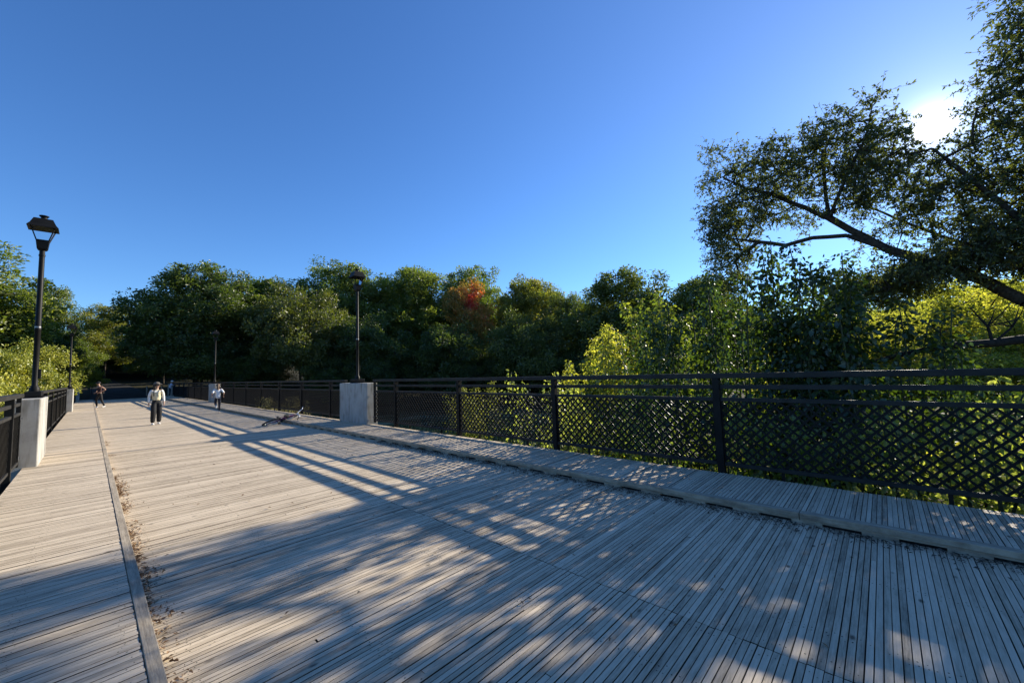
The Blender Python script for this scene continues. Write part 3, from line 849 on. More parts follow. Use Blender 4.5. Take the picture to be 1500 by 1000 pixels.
T_('maple', 'broadleaf_tree', 'round-topped tree second from the road in the wood', 'tree', 17.5, 66, 17.2, 6.2, 'lf_mid', .2, wg)
T_('low', 'broadleaf_tree', 'olive tinged low tree in front, above the far right lamp', 'tree', 17.8, 52.5, 13.4, 5.0, 'lf_olive', .7, wg)
T_('oak', 'broadleaf_tree', 'tallest green tree of the wood, left of the right lamp\'s lantern', 'tree', 28.5, 66, 21.6, 7.2, 'lf_mid', 3.0, wg)
T_('low', 'broadleaf_tree', 'shaded low tree behind the pole of the big right lamp', 'tree', 25.5, 50, 9.6, 5.2, 'lf_dark', 2.2, wg)
T_('maple', 'broadleaf_tree', 'green tree right of the lamp lantern, with sky holes under its crown', 'tree', 38, 59, 21.2, 6.8, 'lf_mid', 1.4, wg)
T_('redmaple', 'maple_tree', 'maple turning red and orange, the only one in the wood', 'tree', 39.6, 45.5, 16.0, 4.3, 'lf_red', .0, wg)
T_('oak', 'broadleaf_tree', 'green tree whose top shows above the red maple', 'tree', 50, 57, 22.4, 7.0, 'lf_mid', .6, wg)
T_('maple', 'broadleaf_tree', 'tree with yellowing top, right of the red maple', 'tree', 51.5, 43.5, 18.6, 5.8, 'lf_yellowish', 2.6, wg)
T_('low', 'broadleaf_tree', 'low blue-green tree below the yellowing tree', 'tree', 39, 33.5, 9.4, 5.6, 'lf_cool', .5, wg)
T_('low', 'broadleaf_tree', 'low dark tree under the red maple', 'tree', 33, 43, 8.2, 5.0, 'lf_dark', 2.9, wg)
T_('oak', 'broadleaf_tree', 'wide cool green tree by the dip in the skyline, left of the vines', 'tree', 45.5, 23.2, 14.4, 7.0, 'lf_cool', 1.2, wg)
T_('ash', 'broadleaf_tree', 'dark tree at the left side of the dip in the skyline', 'tree', 47.5, 33, 13.0, 4.5, 'lf_cool', 3.3, wg)
T_('maple', 'broadleaf_tree', 'tree behind the tops of the leaning vine shoots', 'tree', 47, 14.5, 12.2, 5.2, 'lf_cool', .1, wg)
for (x, y, t, r_, k, rz) in ((-26, 84, 16, 7, 'oak', 0), (14, 82, 16, 7, 'oak', 1), (24, 84, 17, 7, 'maple', 2), (36, 80, 19, 7, 'oak', .5), (47, 74, 20, 7.5, 'maple', 4), (58, 66, 20, 7.5, 'oak', 2.2), (66, 55, 18, 7, 'maple', 1.2), (63, 42, 15, 7, 'oak', 3.1), (66, 30, 14, 7, 'maple', .8), (10.5, 74, 15, 6, 'maple', 5), (-14, 92, 16, 7, 'ash', 1), (10, 104, 17, 7, 'oak', 4), (-12, 150, 16, 9, 'low', 1), (0, 165, 15, 9, 'low', 3), (13, 150, 16, 9, 'low', 2), (24, 130, 15, 9, 'low', 0), (-24, 130, 15, 9, 'low', 5), (-9, 108, 9, 6, 'low', 4), (1, 140, 9, 8, 'bushy', 4), (-9, 138, 8, 8, 'bushy', 1), (10, 136, 9, 8, 'bushy', 2), (22, 112, 8, 8, 'bushy', 0), (-20, 110, 8, 8, 'bushy', 3), (40, 108, 15, 9, 'low', 1.4), (60, 96, 16, 9, 'low', 2.4), (80, 80, 16, 9, 'low', 4.4), (86, 56, 14, 9, 'low', .4), (90, 34, 13, 9, 'low', 1.7)):
    T_(k, 'broadleaf_tree', 'tree of the rear row, seen only through gaps in the front crowns', 'tree', x, y, t, r_, 'lf_dark', rz, 'rear row of the wood')
for (x, y, t, r_, rz) in ((3.4+9, 57, 4.5, 3.4, 0), (14, 55, 4.6, 3.6, 1), (20, 49, 4.0, 3.6, 2), (24, 46, 3.6, 3.4, 3), (30, 47, 4.2, 3.8, 4), (33, 40, 3.8, 3.4, 5), (37, 38, 4, 3.6, .5), (42, 35, 4, 3.8, 1.5), (42, 29, 4.2, 3.6, 2.5), (40, 25, 3.8, 3.6, 3.5), (41, 19.5, 4.4, 3.8, 4.5), (-6.5, 58, 4, 3, 2)):
    T_('bushy', 'shrub', 'dark undergrowth bush at the foot of the wood', 'shrub', x, y, t, r_, 'lf_dark', rz, 'undergrowth bushes along the wood edge')
# --- right-hand background beyond the vines
bgp = 'low trees far behind the vines'
for (x, y, t, r_, rz, lf) in ((58, 12, 9.5, 6, 0, 'lf_cool'), (60, 3, 9, 6, 1, 'lf_mid'), (58, -6, 9, 6.5, 2, 'lf_yellowish'), (52, -16, 8.5, 6.5, 3, 'lf_yellowish'), (62, -26, 9, 7, 4, 'lf_mid')):
    T_('oak', 'broadleaf_tree', 'distant low tree glimpsed behind the vines and bright bushes', 'tree', x, y, t, r_, lf, rz, bgp)

# --- bright backlit bushes right of the vines
for (x, y, t, r_, rz, lb) in (
    (24.0, 0.6, 4.0, 2.6, .3, 'backlit yellow-green bush directly right of the dark vines'),
    (25.5, -3.0, 4.9, 3.2, 1.5, 'tallest glowing yellow-green bush under the leaning tree\'s limbs'),
    (23.0, -5.6, 4.1, 3.0, 2.4, 'backlit bush at the right frame edge above the railing'),
    (21.5, -2.2, 2.4, 2.3, 4.0, 'low backlit bush seen between the top rails at the right'),
    (31.0, -1.0, 4.9, 3.6, 5.0, 'yellow-green bush further back, just right of the vines'),
    (31.0, -7.5, 5.2, 4.0, .9, 'rear yellow-green bush at the right frame edge'),
    (12.4, -3.6, 1.95, 1.4, 1.9, 'small sunlit bush at the right frame edge, below the low bare limb'),
    (22.0, 2.6, 3.0, 2.4, 2.9, 'backlit bush glimpsed through the middle of the dark vines')):
    T_('loose', 'shrub', lb, 'shrub', x, y, t, r_, 'lf_back', rz, 'backlit bushes behind the near railing')
# --- left sunlit shrubs
lg = 'sunlit lime bushes beside the left railing'
for (k, x, y, t, r_, rz, lb) in (
    ('bushy', -3.9, 17.5, 3.5, 2.3, .2, 'lime green bush at the left frame edge, behind the near left railing'),
    ('loose', -4.4, 23.5, 4.5, 2.6, 1.2, 'taller lime bush just left of the near left lamp pole'),
    ('bushy', -5.8, 29, 4.7, 3.0, 2.2, 'lime bush behind the pole of the near left lamp'),
    ('bushy', -3.4, 36, 3.9, 2.3, 3.0, 'shadowy green bush right of the near left lamp pole'),
    ('loose', -3.2, 43.5, 4.9, 3.3, 4.1, 'lime bush overhanging the left sidewalk past the far left lamp')):
    T_(k, 'shrub', lb, 'shrub', x, y, t, r_, 'lf_lime', rz, lg)
T_('bushy', 'shrub', 'small dark bush on the verge behind the man in the cap', 'shrub', -2.2, 61, 1.6, 1.6, 'lf_mid', 1.0)
T_('sapling', 'shrub', 'small lime sapling by the road end right of the overhanging bush', 'shrub', .2, 74, 4.4, 1.5, 'lf_lime', 2.0)

# ------------------------------------------------------------------ stem shrubs: upright leafy shoots with arching tips
def stem_shrub(name, label, cat, seed, base, stems, leaf_len, leaf_mat_, per_m, group=None, rad0=.55, big=True, droop=.55):
    """stems: list of (dx, dy, top_z, lean_x, lean_y, arch)"""
    rng = np.random.default_rng(seed)
    t = empty(name, base); tag(t, label, cat, group)
    mb = MB(); Ps = []; As = []; Ls = []; Tn = []
    for (dx, dy, tz, lx, ly, arch) in stems:
        h = tz - base[2]; n = 9; pts = []
        aa = rng.uniform(0, 2 * PI)
        for i in range(n + 1):
            s = i / n
            bend = max(0, s - .72) / .28
            pts.append((dx + lx * s ** 1.6 + arch * math.cos(aa) * bend ** 2 * .5, dy + ly * s ** 1.6 + arch * math.sin(aa) * bend ** 2 * .5, h * s - arch * .42 * bend ** 2.2))
        mb.tube(pts, [.022 * (1 - .8 * i / n) + .004 for i in range(n + 1)], 5)
        P = np.array(pts)
        m = int(per_m * h)
        s = rng.random(m) ** .8 * n; i = np.minimum(s.astype(int), n - 1); f = (s - i)[:, None]
        c = P[i] * (1 - f) + P[i + 1] * f
        fr = s / n
        spread = rad0 * (1 - fr) ** .75 + .10
        off = rng.normal(0, 1, (m, 3)) * spread[:, None] * np.array([.55, .55, .35])
        Ps.append(c + off); A = unit(unit(off + 1e-6) * .8 + rng.normal(0, .35, (m, 3)) + np.array([0, 0, -droop])); As.append(A)
        Ls.append(leaf_len * rng.uniform(.55, 1.25, m) * (1 - .35 * fr)); Tn.append(np.clip(rng.random() * .35 + rng.random(m) * .65, 0, 1))
    mb.build('stems', M['twig'], t)
    P = np.concatenate(Ps); A = np.concatenate(As); L_ = np.concatenate(Ls); tn = np.concatenate(Tn)
    if big:
        V, lo, st, k = big_leaf_geo(rng, P, A, L_, L_ * .58)
        me = np_mesh('leaves', V, lo, st, np.repeat(tn, k), smooth=True, mat=M[leaf_mat_])
    else:
        V = leaf_geo(rng, P, A, L_, L_ * .55); me = np_mesh('leaves', V, np.arange(len(V)), np.arange(len(V) // 4) * 4, tn, mat=M[leaf_mat_])
    mesh_obj('leaves', me, t)
    return t

def stems_of(seed, n, w, top, var, lean=.25, arch=.5):
    r = random.Random(seed); out = []
    for i in range(n):
        out.append((r.gauss(0, w), r.gauss(0, w), top - abs(r.gauss(0, var)) if i else top, r.gauss(0, lean), r.gauss(0, lean), r.uniform(.15, arch)))
    return out
vg = 'dark vine-covered thickets behind the railing'
vines = [  # x, y, top, label
    (9.8, 4.5, 2.75, 'short vine thicket in front of the green shoots, lowest at the left of the mass'),
    (9.3, 3.55, 3.35, 'vine thicket with a rounded top, left of the pointed one'),
    (9.6, 2.75, 3.72, 'dark vine thicket with a pointed top, second from the left end of the mass'),
    (9.1, 2.05, 3.45, 'dark vine thicket left of the tallest shoot'),
    (9.0, 1.42, 4.05, 'vine thicket carrying the tallest single leafy shoot'),
    (9.2, .82, 3.42, 'dark vine thicket just right of the tallest shoot'),
    (9.0, .38, 3.55, 'dark vine thicket with a bent thick shoot, near the bright bushes'),
    (10.2, -.35, 2.75, 'lowest vine thicket at the right end of the dark mass')]
for i, (x, y, tp, lb) in enumerate(vines):
    zb = float(terrain(x, y))
    st = stems_of(40 + i, 8, .32, tp, .75)
    st[0] = (0, 0, tp, .02, .03, .12)
    stem_shrub('vine_thicket', lb, 'vine', 60 + i, (x, y, zb), st, .15, 'lf_vine', 88, vg, rad0=.62)
yg = 'yellow-green shoots left of the vines'
for i, (x, y, tp, lb, lf) in enumerate((
    (19.5, 12.2, 3.7, 'leafy shoots with curled tips at the left end of the bright group', 'lf_back'),
    (19, 10.7, 3.3, 'low green shrub between the curled shoots', 'lf_mid'),
    (18.5, 9.5, 4.2, 'bright yellow-green shrub with tall curled stems', 'lf_back'),
    (18.5, 8.0, 4.9, 'green shrub with long leaning shoots, in front of the wide cool tree', 'lf_yellowish'),
    (17.5, 6.6, 5.0, 'green shrub next to the dark vine mass', 'lf_mid'))):
    zb = float(terrain(x, y))
    stem_shrub('leafy_shrub', lb, 'shrub', 80 + i, (x, y, zb), stems_of(90 + i, 10, .7, tp, 1.3, lean=.6, arch=1.3), .26, lf, 70, yg, rad0=.95)
# plants just outside the railing
pg = 'leafy plants just outside the right railing'
for i, (x, y, tp, n, lb) in enumerate((
    (7.7, 6.15, 1.72, 4, 'pale sunlit plant with curled tips rising above the rail right of the bright pale shrub'),
    (7.5, 5.2, 1.45, 5, 'sunlit plant behind the second post from the near end'),
    (8.2, 4.5, 1.25, 5, 'sunlit leafy plant left of the dark vines, seen through the lattice'),
    (7.2, 3.2, .95, 6, 'large-leaved plant under the vines at the third post'),
    (7.3, 2.0, .9, 6, 'large-leaved plant left of the fourth post, behind the lattice'),
    (7.2, 1.0, .95, 6, 'large-leaved plant right of the fourth post, behind the lattice'),
    (7.4, .1, 1.0, 6, 'yellow-green plant in the middle of the nearest lattice panel'),
    (7.3, -.8, 1.1, 6, 'yellow-green plant behind the last visible post at the right'),
    (7.6, -1.9, 1.1, 6, 'plant behind the lattice at the right frame edge'),
    (8.9, -1.2, 1.4, 6, 'taller yellow-green plant behind the right end of the lattice'))):
    zb = float(terrain(x, y))
    stem_shrub('leafy_plant', lb, 'plant', 120 + i, (x, y, zb), stems_of(130 + i, n, .3, tp, .35, lean=.2, arch=.4), .13, 'weed', 75, pg, rad0=.42)
stem_shrub('leafy_shrub', 'pale yellow shrub low behind the railing, below the red maple', 'shrub', 150, (14.2, 16.6, float(terrain(14.2, 16.6))), stems_of(151, 12, .7, 1.15, .5, lean=.4, arch=.3), .16, 'lf_lime', 80, None, rad0=.8, big=False)

# low ground cover beside the railing and meadow grass behind it
def cover(name, label, cat, seed, n, xr, yr, size, mat, hgt, big=False, patch=None):
    rng = np.random.default_rng(seed)
    x = rng.uniform(*xr, n); y = rng.uniform(*yr, n)
    if patch is not None:
        keep = patch(x, y, rng); x, y = x[keep], y[keep]; n = len(x)
    z = terrain(x, y)
    h = hgt(x, y) * rng.random(n) ** .8 if callable(hgt) else hgt * rng.random(n)
    P = np.stack([x, y, z + h], 1)
    A = unit(np.stack([rng.normal(0, 1, n), rng.normal(0, 1, n), rng.normal(.1, .4, n)], 1))
    L_ = size * rng.uniform(.5, 1.3, n)
    V, lo, st, k = big_leaf_geo(rng, P, A, L_, L_ * .6)
    return tag(mesh_obj(name, np_mesh(name, V, lo, st, np.repeat(rng.random(n), k), smooth=True, mat=M[mat])), label, cat, kind='stuff')
cover('ground_cover', 'low green leaf cover growing against the edge of the right sidewalk', 'ground cover', 200, 5000, (6.2, 9.5), (-5, 5.2), .12, 'weed', lambda x, y: .72 - .05 * (x - 6.2) + .1 * np.sin(y * 3))

cover('ground_cover', 'sunlit yellow-green weeds filling the slope behind the near right railing', 'ground cover', 201, 7500, (9, 21), (-9, 3.5), .17, 'lf_back', lambda x, y: 1.0 + .25 * np.sin(y * 1.7 + x))

def grass(name, label, seed, n, xr, yr, h, mat, clump=1.0):
    rng = np.random.default_rng(seed)
    x = rng.uniform(*xr, n); y = rng.uniform(*yr, n)
    P = np.stack([x, y, terrain(x, y) - .02], 1)
    A = unit(np.stack([rng.normal(0, .3, n), rng.normal(0, .3, n), np.ones(n)], 1))
    L_ = h * rng.uniform(.4, 1.3, n)
    V = leaf_geo(rng, P, A, L_, .02 + L_ * .05, up=0)
    return tag(mesh_obj(name, np_mesh(name, V, np.arange(len(V)), np.arange(len(V) // 4) * 4, rng.random(n), mat=M[mat])), label, 'grass', kind='stuff')
grass('meadow_grass', 'pale dry grass on the low ground behind the right railing', 210, 30000, (6.4, 26), (4, 30), .55, 'grass')
# weeds peeking over the sidewalk edge behind the far right railing
for i, (y, tp) in enumerate(((20.3, .75), (22.0, .8), (24.2, .7))):
    stem_shrub('leafy_plant', ('leftmost', 'middle', 'rightmost')[2 - i] + ' of the three dusty weed clumps behind the lattice near the fallen bicycle', 'plant', 220 + i, (6.75, y, -3.2), stems_of(225 + i, 9, .3, tp, .4, lean=.25, arch=.3), .09, 'grass', 90, 'weeds behind the far lattice', rad0=.3, big=False)

# ------------------------------------------------------------------ the leaning tree in front of the sun
def sun_tree():
    rng = np.random.default_rng(77)
    t = empty('leaning_tree', (14.6, -6.0, float(terrain(14.6, -6.0))))
    base = np.array(t.location)
    tag(t, 'large leaning tree at the right with long bare limbs, sun shining through its leaves', 'tree')
    Xc = 13.3
    def P(l, x=Xc, dx=0): return [(x + dx * i, y, z) for i, (y, z) in enumerate(l)]
    trunk = [(14.6, -6.0, base[2] - .5), (14.4, -5.4, .6), (14.0, -4.2, 1.6), (13.6, -3.2, 2.2)]
    ch = [trunk,
          [(13.6, -3.2, 2.2)] + P([(-2.24, 2.70), (-1.74, 3.25), (-1.16, 3.67), (-.29, 4.28), (.75, 5.36), (1.23, 5.79), (1.98, 6.43), (2.65, 6.87), (3.2, 7.4)]),
          P([(-.29, 4.28), (.44, 4.81), (1.14, 4.94), (1.76, 4.9), (2.76, 5.32)], 13.25, .05),
          P([(1.14, 4.94), (1.5, 4.55), (1.75, 4.2)], 13.3, -.05),
          P([(.75, 5.36), (.79, 6.12), (.78, 6.88), (.64, 7.77)], 13.3, .1),
          P([(.75, 5.36), (.35, 6.2), (-.1, 7.0), (-.3, 7.7)], 13.3, -.25),
          [(13.6, -3.2, 2.2)] + P([(-2.3, 3.5), (-1.5, 4.3), (-.7, 5.0), (0.1, 5.8)], 13.8, .1),
          [(13.6, -3.2, 2.2)] + P([(-2.6, 3.9), (-2.0, 4.9), (-1.5, 5.7), (-1.0, 6.5)], 13.2, -.2),
          [(14.0, -4.2, 1.6)] + P([(-3.4, 4.0), (-3.0, 6.0), (-3.1, 8.0), (-3.4, 10.0), (-3.6, 11.8)], 13.9, .1),
          [(14.0, -4.2, 1.6)] + P([(-5.0, 4.2), (-5.6, 6.8), (-5.8, 9.0), (-5.4, 11.5)], 14.2, .2),
          [(14.4, -5.4, .6)] + P([(-6.4, 3.0), (-7.5, 5.0), (-8.3, 7.0)], 14.6, .2),
          ]
    bl = [  # y, z, ry, rz, weight
        (3.05, 7.65, .75, .62, 1.0), (3.1, 6.9, .7, .7, .9), (2.75, 5.9, .8, .8, 1.1), (3.2, 4.9, .55, .7, 1.8), (3.3, 4.0, .5, .55, 1.6), (3.35, 6.0, .5, .7, 1.4), (2.1, 7.3, .8, .75, 1), (1.9, 6.4, .8, .6, .9),
        (1.15, 7.2, .75, .75, 1), (.55, 7.65, .6, .5, .9), (.5, 6.6, .8, .8, .9), (-.25, 7.55, .6, .5, .9), (-.3, 6.7, .8, .8, 1), (1.2, 5.75, .7, .5, .55),
        (0.1, 5.7, .8, .6, .7), (-.9, 6.2, .7, .75, 1), (-.9, 5.2, .8, .6, .75), (-.3, 4.7, .8, .4, .35), (-1.7, 5.6, .7, .9, 1), (-1.6, 4.5, .9, .6, .8),
        (-1.2, 3.6, 1.2, .5, 2.8), (-.2, 3.4, .9, .4, 2.6), (.7, 3.5, .6, .4, 1.5), (-2.4, 3.8, 1.2, .8, 2.8), (-2.5, 5.2, 1.0, 1.0, 1.3), (-2.1, 6.6, .65, .7, 1.2), (-2.6, 7.6, .7, .9, 1.3), (-3.1, 9.0, .8, 1.0, 1.4),
        (-3.6, 10.4, 1.0, 1.2, 1.5), (-3.7, 6.4, 1.2, 1.4, 2.0), (-4.4, 4.4, 1.5, 1.2, 2.0), (-5.2, 8.4, 1.6, 1.8, 2.4), (-6.2, 5.6, 1.7, 1.5, 2.4), (-7.6, 6.4, 1.6, 1.6, 2), (-5.4, 11.0, 1.6, 1.4, 2)]
    w = np.array([b[4] * b[2] * b[3] for b in bl]); w /= w.sum()
    n = 3900
    k = rng.choice(len(bl), n, p=w); B = np.array(bl)[k]
    d = unit(rng.normal(0, 1, (n, 3))); r = rng.random(n) ** .45
    att = np.stack([Xc + .15 + d[:, 0] * r * (1.35 + .25 * B[:, 2]), B[:, 0] + d[:, 1] * r * B[:, 2], B[:, 1] + d[:, 2] * r * B[:, 3]], 1)
    # the sun's own gap in the foliage
    eye = np.array([0, 0, 1.6]); sd = np.array(sun_dir)
    rel = att - eye; perp = np.linalg.norm(rel - (rel @ sd)[:, None] * sd, axis=1)
    # the open spot through which sun reaches the walk by the railing
    kx = (att[:, 2] - .1) / sd[2]
    gx_ = att[:, 0] - kx * sd[0]; gy_ = att[:, 1] - kx * sd[1]
    lit = (gx_ > 4.7) & (gx_ < 6.4) & (gy_ > -1.7) & (gy_ < -.25) & (rng.random(len(att)) < .85)
    att = att[(perp > .32) & ~lit]
    pos, par, tip = grow(rng, ch, att, step=.28)
    C = pos[tip]
    m = 6                                             # short leafy side twigs at every branch end
    K = len(C); kk = np.repeat(np.arange(K), m)
    out = unit(C - pos[np.maximum(par[tip], 0)])
    D = unit(out[kk] * .55 + rng.normal(0, .62, (K * m, 3)) + np.array([0, 0, -.12]))
    ln = rng.uniform(.22, .58, K * m)
    tn_ = len(pos)
    seg = np.stack([C[kk] + D * (ln * .5)[:, None], C[kk] + D * ln[:, None] + np.array([0, 0, -.05])], 1)
    pos2 = np.concatenate([pos, seg.reshape(-1, 3)])
    par2 = np.concatenate([par, np.stack([tip[kk], tn_ + 2 * np.arange(K * m)], 1).ravel()])
    cpar = np.ones(len(pos2)); hs_ = np.zeros(len(pos2), bool); hs_[par2[par2 >= 0]] = True; cpar[hs_] = 0
    for i in range(len(pos2) - 1, 0, -1): cpar[par2[i]] += cpar[i]
    wood = wood_mesh('trunk', pos2 - base, par2, .0022, .475, M['bark'], 6, .17)
    mesh_obj('trunk', wood, t)
    lp = [Vector(p) - Vector(base) for p in ((14.2, -4.8, 1.15), (12.9, -3.3, 1.86), (12.0, -2.3, 1.92), (11.3, -1.5, 1.82), (10.9, -.9, 1.80), (10.6, -.25, 1.66), (10.4, .5, 1.42))]
    lm = MB().tube(lp, [.12, .105, .09, .075, .062, .048, .025], 9)
    for a_, b_, r_ in ((2, (11.7, -2.4, 2.7), .03), (3, (11.1, -1.25, 2.5), .028), (3, (11.6, -1.9, 2.45), .022), (4, (10.9, -.6, 2.35), .02)):
        e_ = Vector(b_) - Vector(base); m_ = lp[a_].lerp(e_, .5) + Vector((.05, -.08, -.03)); lm.tube([lp[a_], m_, e_], [r_, r_ * .7, r_ * .25], 6)
        for k_ in range(4):
            d_ = Vector((rng.normal(0, .2), rng.normal(0, .3), abs(rng.normal(.3, .15)))); lm.tube([m_, m_ + d_ * .6, m_ + d_ + Vector((0, 0, .05))], [r_ * .5, r_ * .3, r_ * .12], 5)
    lm.build('low_limb', M['bark_dark'], t, smooth=True)
    q = 10
    kt = np.repeat(np.arange(K * m), q); n_ = len(kt)
    f = rng.uniform(.12, 1.0, n_)
    Pp = C[kk][kt] + D[kt] * (ln[kt] * f)[:, None] + np.array([0, 0, -.05]) * np.maximum(0, f - .5)[:, None] + rng.normal(0, .012, (n_, 3))
    A = unit(D[kt] * .5 + rng.normal(0, .7, (n_, 3)) + np.array([0, 0, -.3]))
    Ls = .088 * rng.uniform(.6, 1.3, n_)
    V = leaf_geo(rng, Pp, A, Ls, Ls * .46)
    ct = rng.random(K)
    tone = np.clip(ct[kk][kt] * .5 + rng.random(n_) * .5, 0, 1)
    c = V.reshape(-1, 4, 3).mean(1); rel = c - eye; perp = np.linalg.norm(rel - (rel @ sd)[:, None] * sd, axis=1)
    keep = (perp > .31) | (rng.random(len(c)) < .10)
    V = V.reshape(-1, 4, 3)[keep].reshape(-1, 3); tone = tone[keep]
    me = np_mesh('crown', V - base, np.arange(len(V)), np.arange(len(V) // 4) * 4, tone, mat=M['lf_sun'])
    mesh_obj('crown', me, t)
sun_tree()

# ------------------------------------------------------------------ bollards at the bridge end
b0 = None
for i, (x, y) in enumerate(((4.55, 62), (5.15, 62.3), (5.9, 62.6))):
    if b0 is None: b0 = MB().lathe([(.07, -.1), (.07, .95), (.085, .96), (.085, 1.0), (.06, 1.06), (.02, 1.08)], 12).build('bollard', M['galv'], smooth=True); o = b0
    else: o = b0.copy(); link(o)
    o.location = (x, y, float(terrain(x, y)) + .1)
    tag(o, ('left', 'middle', 'right')[i] + ' one of three grey bollards in the shade beyond the bridge end', 'bollard', 'bollards beyond the bridge end')

# ------------------------------------------------------------------ people
def skin_mesh(name, nodes, edges, mat, parent, sub=1, root=0):
    """nodes: list of (x,y,z,r) or (x,y,z,rx,ry)"""
    me = bpy.data.meshes.new(name); me.from_pydata([n[:3] for n in nodes], edges, [])
    o = bpy.data.objects.new(name, me); link(o)
    md = o.modifiers.new('Skin', 'SKIN'); md.use_smooth_shade = True; md.branch_smoothing = .6
    sv = me.skin_vertices[0].data
    for i, n in enumerate(nodes):
        sv[i].radius = (n[3], n[4] if len(n) > 4 else n[3]); sv[i].use_root = (i == root)
    if sub:
        s = o.modifiers.new('Sub', 'SUBSURF'); s.levels = sub; s.render_levels = sub
    dg = bpy.context.evaluated_depsgraph_get()
    m2 = bpy.data.meshes.new_from_object(o.evaluated_get(dg)); m2.name = name
    bpy.data.objects.remove(o); bpy.data.meshes.remove(me)
    m2.materials.clear(); m2.materials.append(mat)
    m2.polygons.foreach_set('use_smooth', [True] * len(m2.polygons))
    q = bpy.data.objects.new(name, m2); q.parent = parent; link(q)
    return q

def person(label, loc, rz, H, pose, wear, group='people on the bridge'):
    """local frame: facing -Y, X to the figure's left hand side seen from the front, feet at z=0; built for 1.70 m then scaled"""
    t = empty('person', loc, rz); tag(t, label, 'person', group)
    k = H / 1.70; t.scale = (k, k, k)
    lean = pose.get('lean', 0)     # forward lean of the chest
    hy = pose.get('head_turn', 0)
    sh = lambda x, y, z: (x, y - lean * max(0, (z - .95)) , z)
    J = {}
    J['pel'] = (0, 0, .94); J['sp'] = sh(0, .01, 1.1); J['ch'] = sh(0, .0, 1.27); J['nk'] = sh(0, .01, 1.43); J['hd0'] = sh(0, -.005, 1.51); J['hd1'] = sh(0, -.015, 1.585); J['hd2'] = sh(0, -.005, 1.655)
    for s, nm in ((-1, 'r'), (1, 'l')):
        J['sh' + nm] = sh(s * .165, .01, 1.385)
        J['hip' + nm] = (s * .085, 0, .90)
        a = pose.get('arm_' + nm, ((s * .235, .03, 1.12), (s * .25, -.03, .88)))
        J['el' + nm] = a[0]; J['wr' + nm] = a[1]
        l = pose.get('leg_' + nm, ((s * .095, -.02, .50), (s * .10, .03, .085)))
        J['kn' + nm] = l[0]; J['an' + nm] = l[1]
    nodes = []; idx = {}
    def add(nm, r, r2=None):
        idx[nm] = len(nodes); nodes.append((*J[nm], r, r2 or r))
    for nm, r, r2 in (('pel', .125, .095), ('sp', .115, .085), ('ch', .14, .095), ('nk', .052, .052), ('hd0', .062, .07), ('hd1', .076, .094), ('hd2', .055, .07)): add(nm, r, r2)
    for s in 'rl':
        add('sh' + s, .055); add('el' + s, .039); add('wr' + s, .026)
        add('hip' + s, .083); add('kn' + s, .055); add('an' + s, .036)
    E = [('pel', 'sp'), ('sp', 'ch'), ('ch', 'nk'), ('nk', 'hd0'), ('hd0', 'hd1'), ('hd1', 'hd2')]
    for s in 'rl': E += [('ch', 'sh' + s), ('sh' + s, 'el' + s), ('el' + s, 'wr' + s), ('pel', 'hip' + s), ('hip' + s, 'kn' + s), ('kn' + s, 'an' + s)]
    # hands: palm, four curled fingers of unequal length and a thumb from the side of the palm
    for s, sg in (('r', -1), ('l', 1)):
        wr = Vector(J['wr' + s]); el = Vector(J['el' + s]); d = (wr - el).normalized()
        side = d.cross(Vector((1, 0, 0)))
        side = side.normalized() if side.length > .1 else Vector((0, 1, 0))
        inn = side.cross(d).normalized() * (sg if side.cross(d).x * sg < 0 else -sg) if True else side
        pm = wr + d * .055
        J['pm' + s] = tuple(pm); add('pm' + s, .030, .016); E.append(('wr' + s, 'pm' + s))
        for fi, (o_, ln) in enumerate(((-.027, .068), (-.009, .078), (.009, .072), (.026, .056))):
            b = pm + side * o_ + d * .035; m_ = b + d * ln * .5 + inn * .006; e_ = b + d * ln * .92 + inn * .028
            for q, pt, r in (('a', b, .0088), ('b', m_, .0082), ('c', e_, .0068)):
                J[f'f{s}{fi}{q}'] = tuple(pt); add(f'f{s}{fi}{q}', r)
            E += [('pm' + s, f'f{s}{fi}a'), (f'f{s}{fi}a', f'f{s}{fi}b'), (f'f{s}{fi}b', f'f{s}{fi}c')]
        b = wr + d * .03 - side * .03; e_ = b + d * .035 - side * .022 + inn * .012
        J['t' + s + 'a'] = tuple(b); add('t' + s + 'a', .011); J['t' + s + 'b'] = tuple(e_); add('t' + s + 'b', .0085)
        E += [('wr' + s, 't' + s + 'a'), ('t' + s + 'a', 't' + s + 'b')]
    # nose and ears grow from the head
    c = math.cos(hy); sn = math.sin(hy)
    def hd(x, y, z):
        b = J['hd1']; return (b[0] + x * c - y * sn, b[1] + x * sn + y * c, b[2] + z)
    J['nose'] = hd(0, -.105, -.012); add('nose', .012, .014); E.append(('hd1', 'nose'))
    body = skin_mesh('body', nodes, [(idx[a], idx[b]) for a, b in E], M[wear['skin']], t, 1)
    def cloth(nm, spec, edges, mat):
        ns = [(*p, *(r if isinstance(r, tuple) else (r, r))) for p, r in spec]
        return skin_mesh(nm, ns, edges, M[mat], t, 1)
    lerp = lambda a, b, f: tuple(Vector(a).lerp(Vector(b), f))
    # top
    sl_ = wear.get('sleeve', 1.0)
    spec = [(J['ch'], (.150, .115)), (J['sp'], (.138, .112)), ((0, 0, wear.get('hem', .95) - .09), (.160, .130)), (lerp(J['ch'], J['nk'], .62), (.098, .078)), (lerp(J['ch'], J['nk'], .93), (.062, .060))]
    ed = [(0, 1), (1, 2), (0, 3), (3, 4)]
    if sl_ == 0:
        for s in 'rl': spec.append((lerp(J['ch'], J['sh' + s], .7), .066)); ed.append((0, len(spec) - 1))
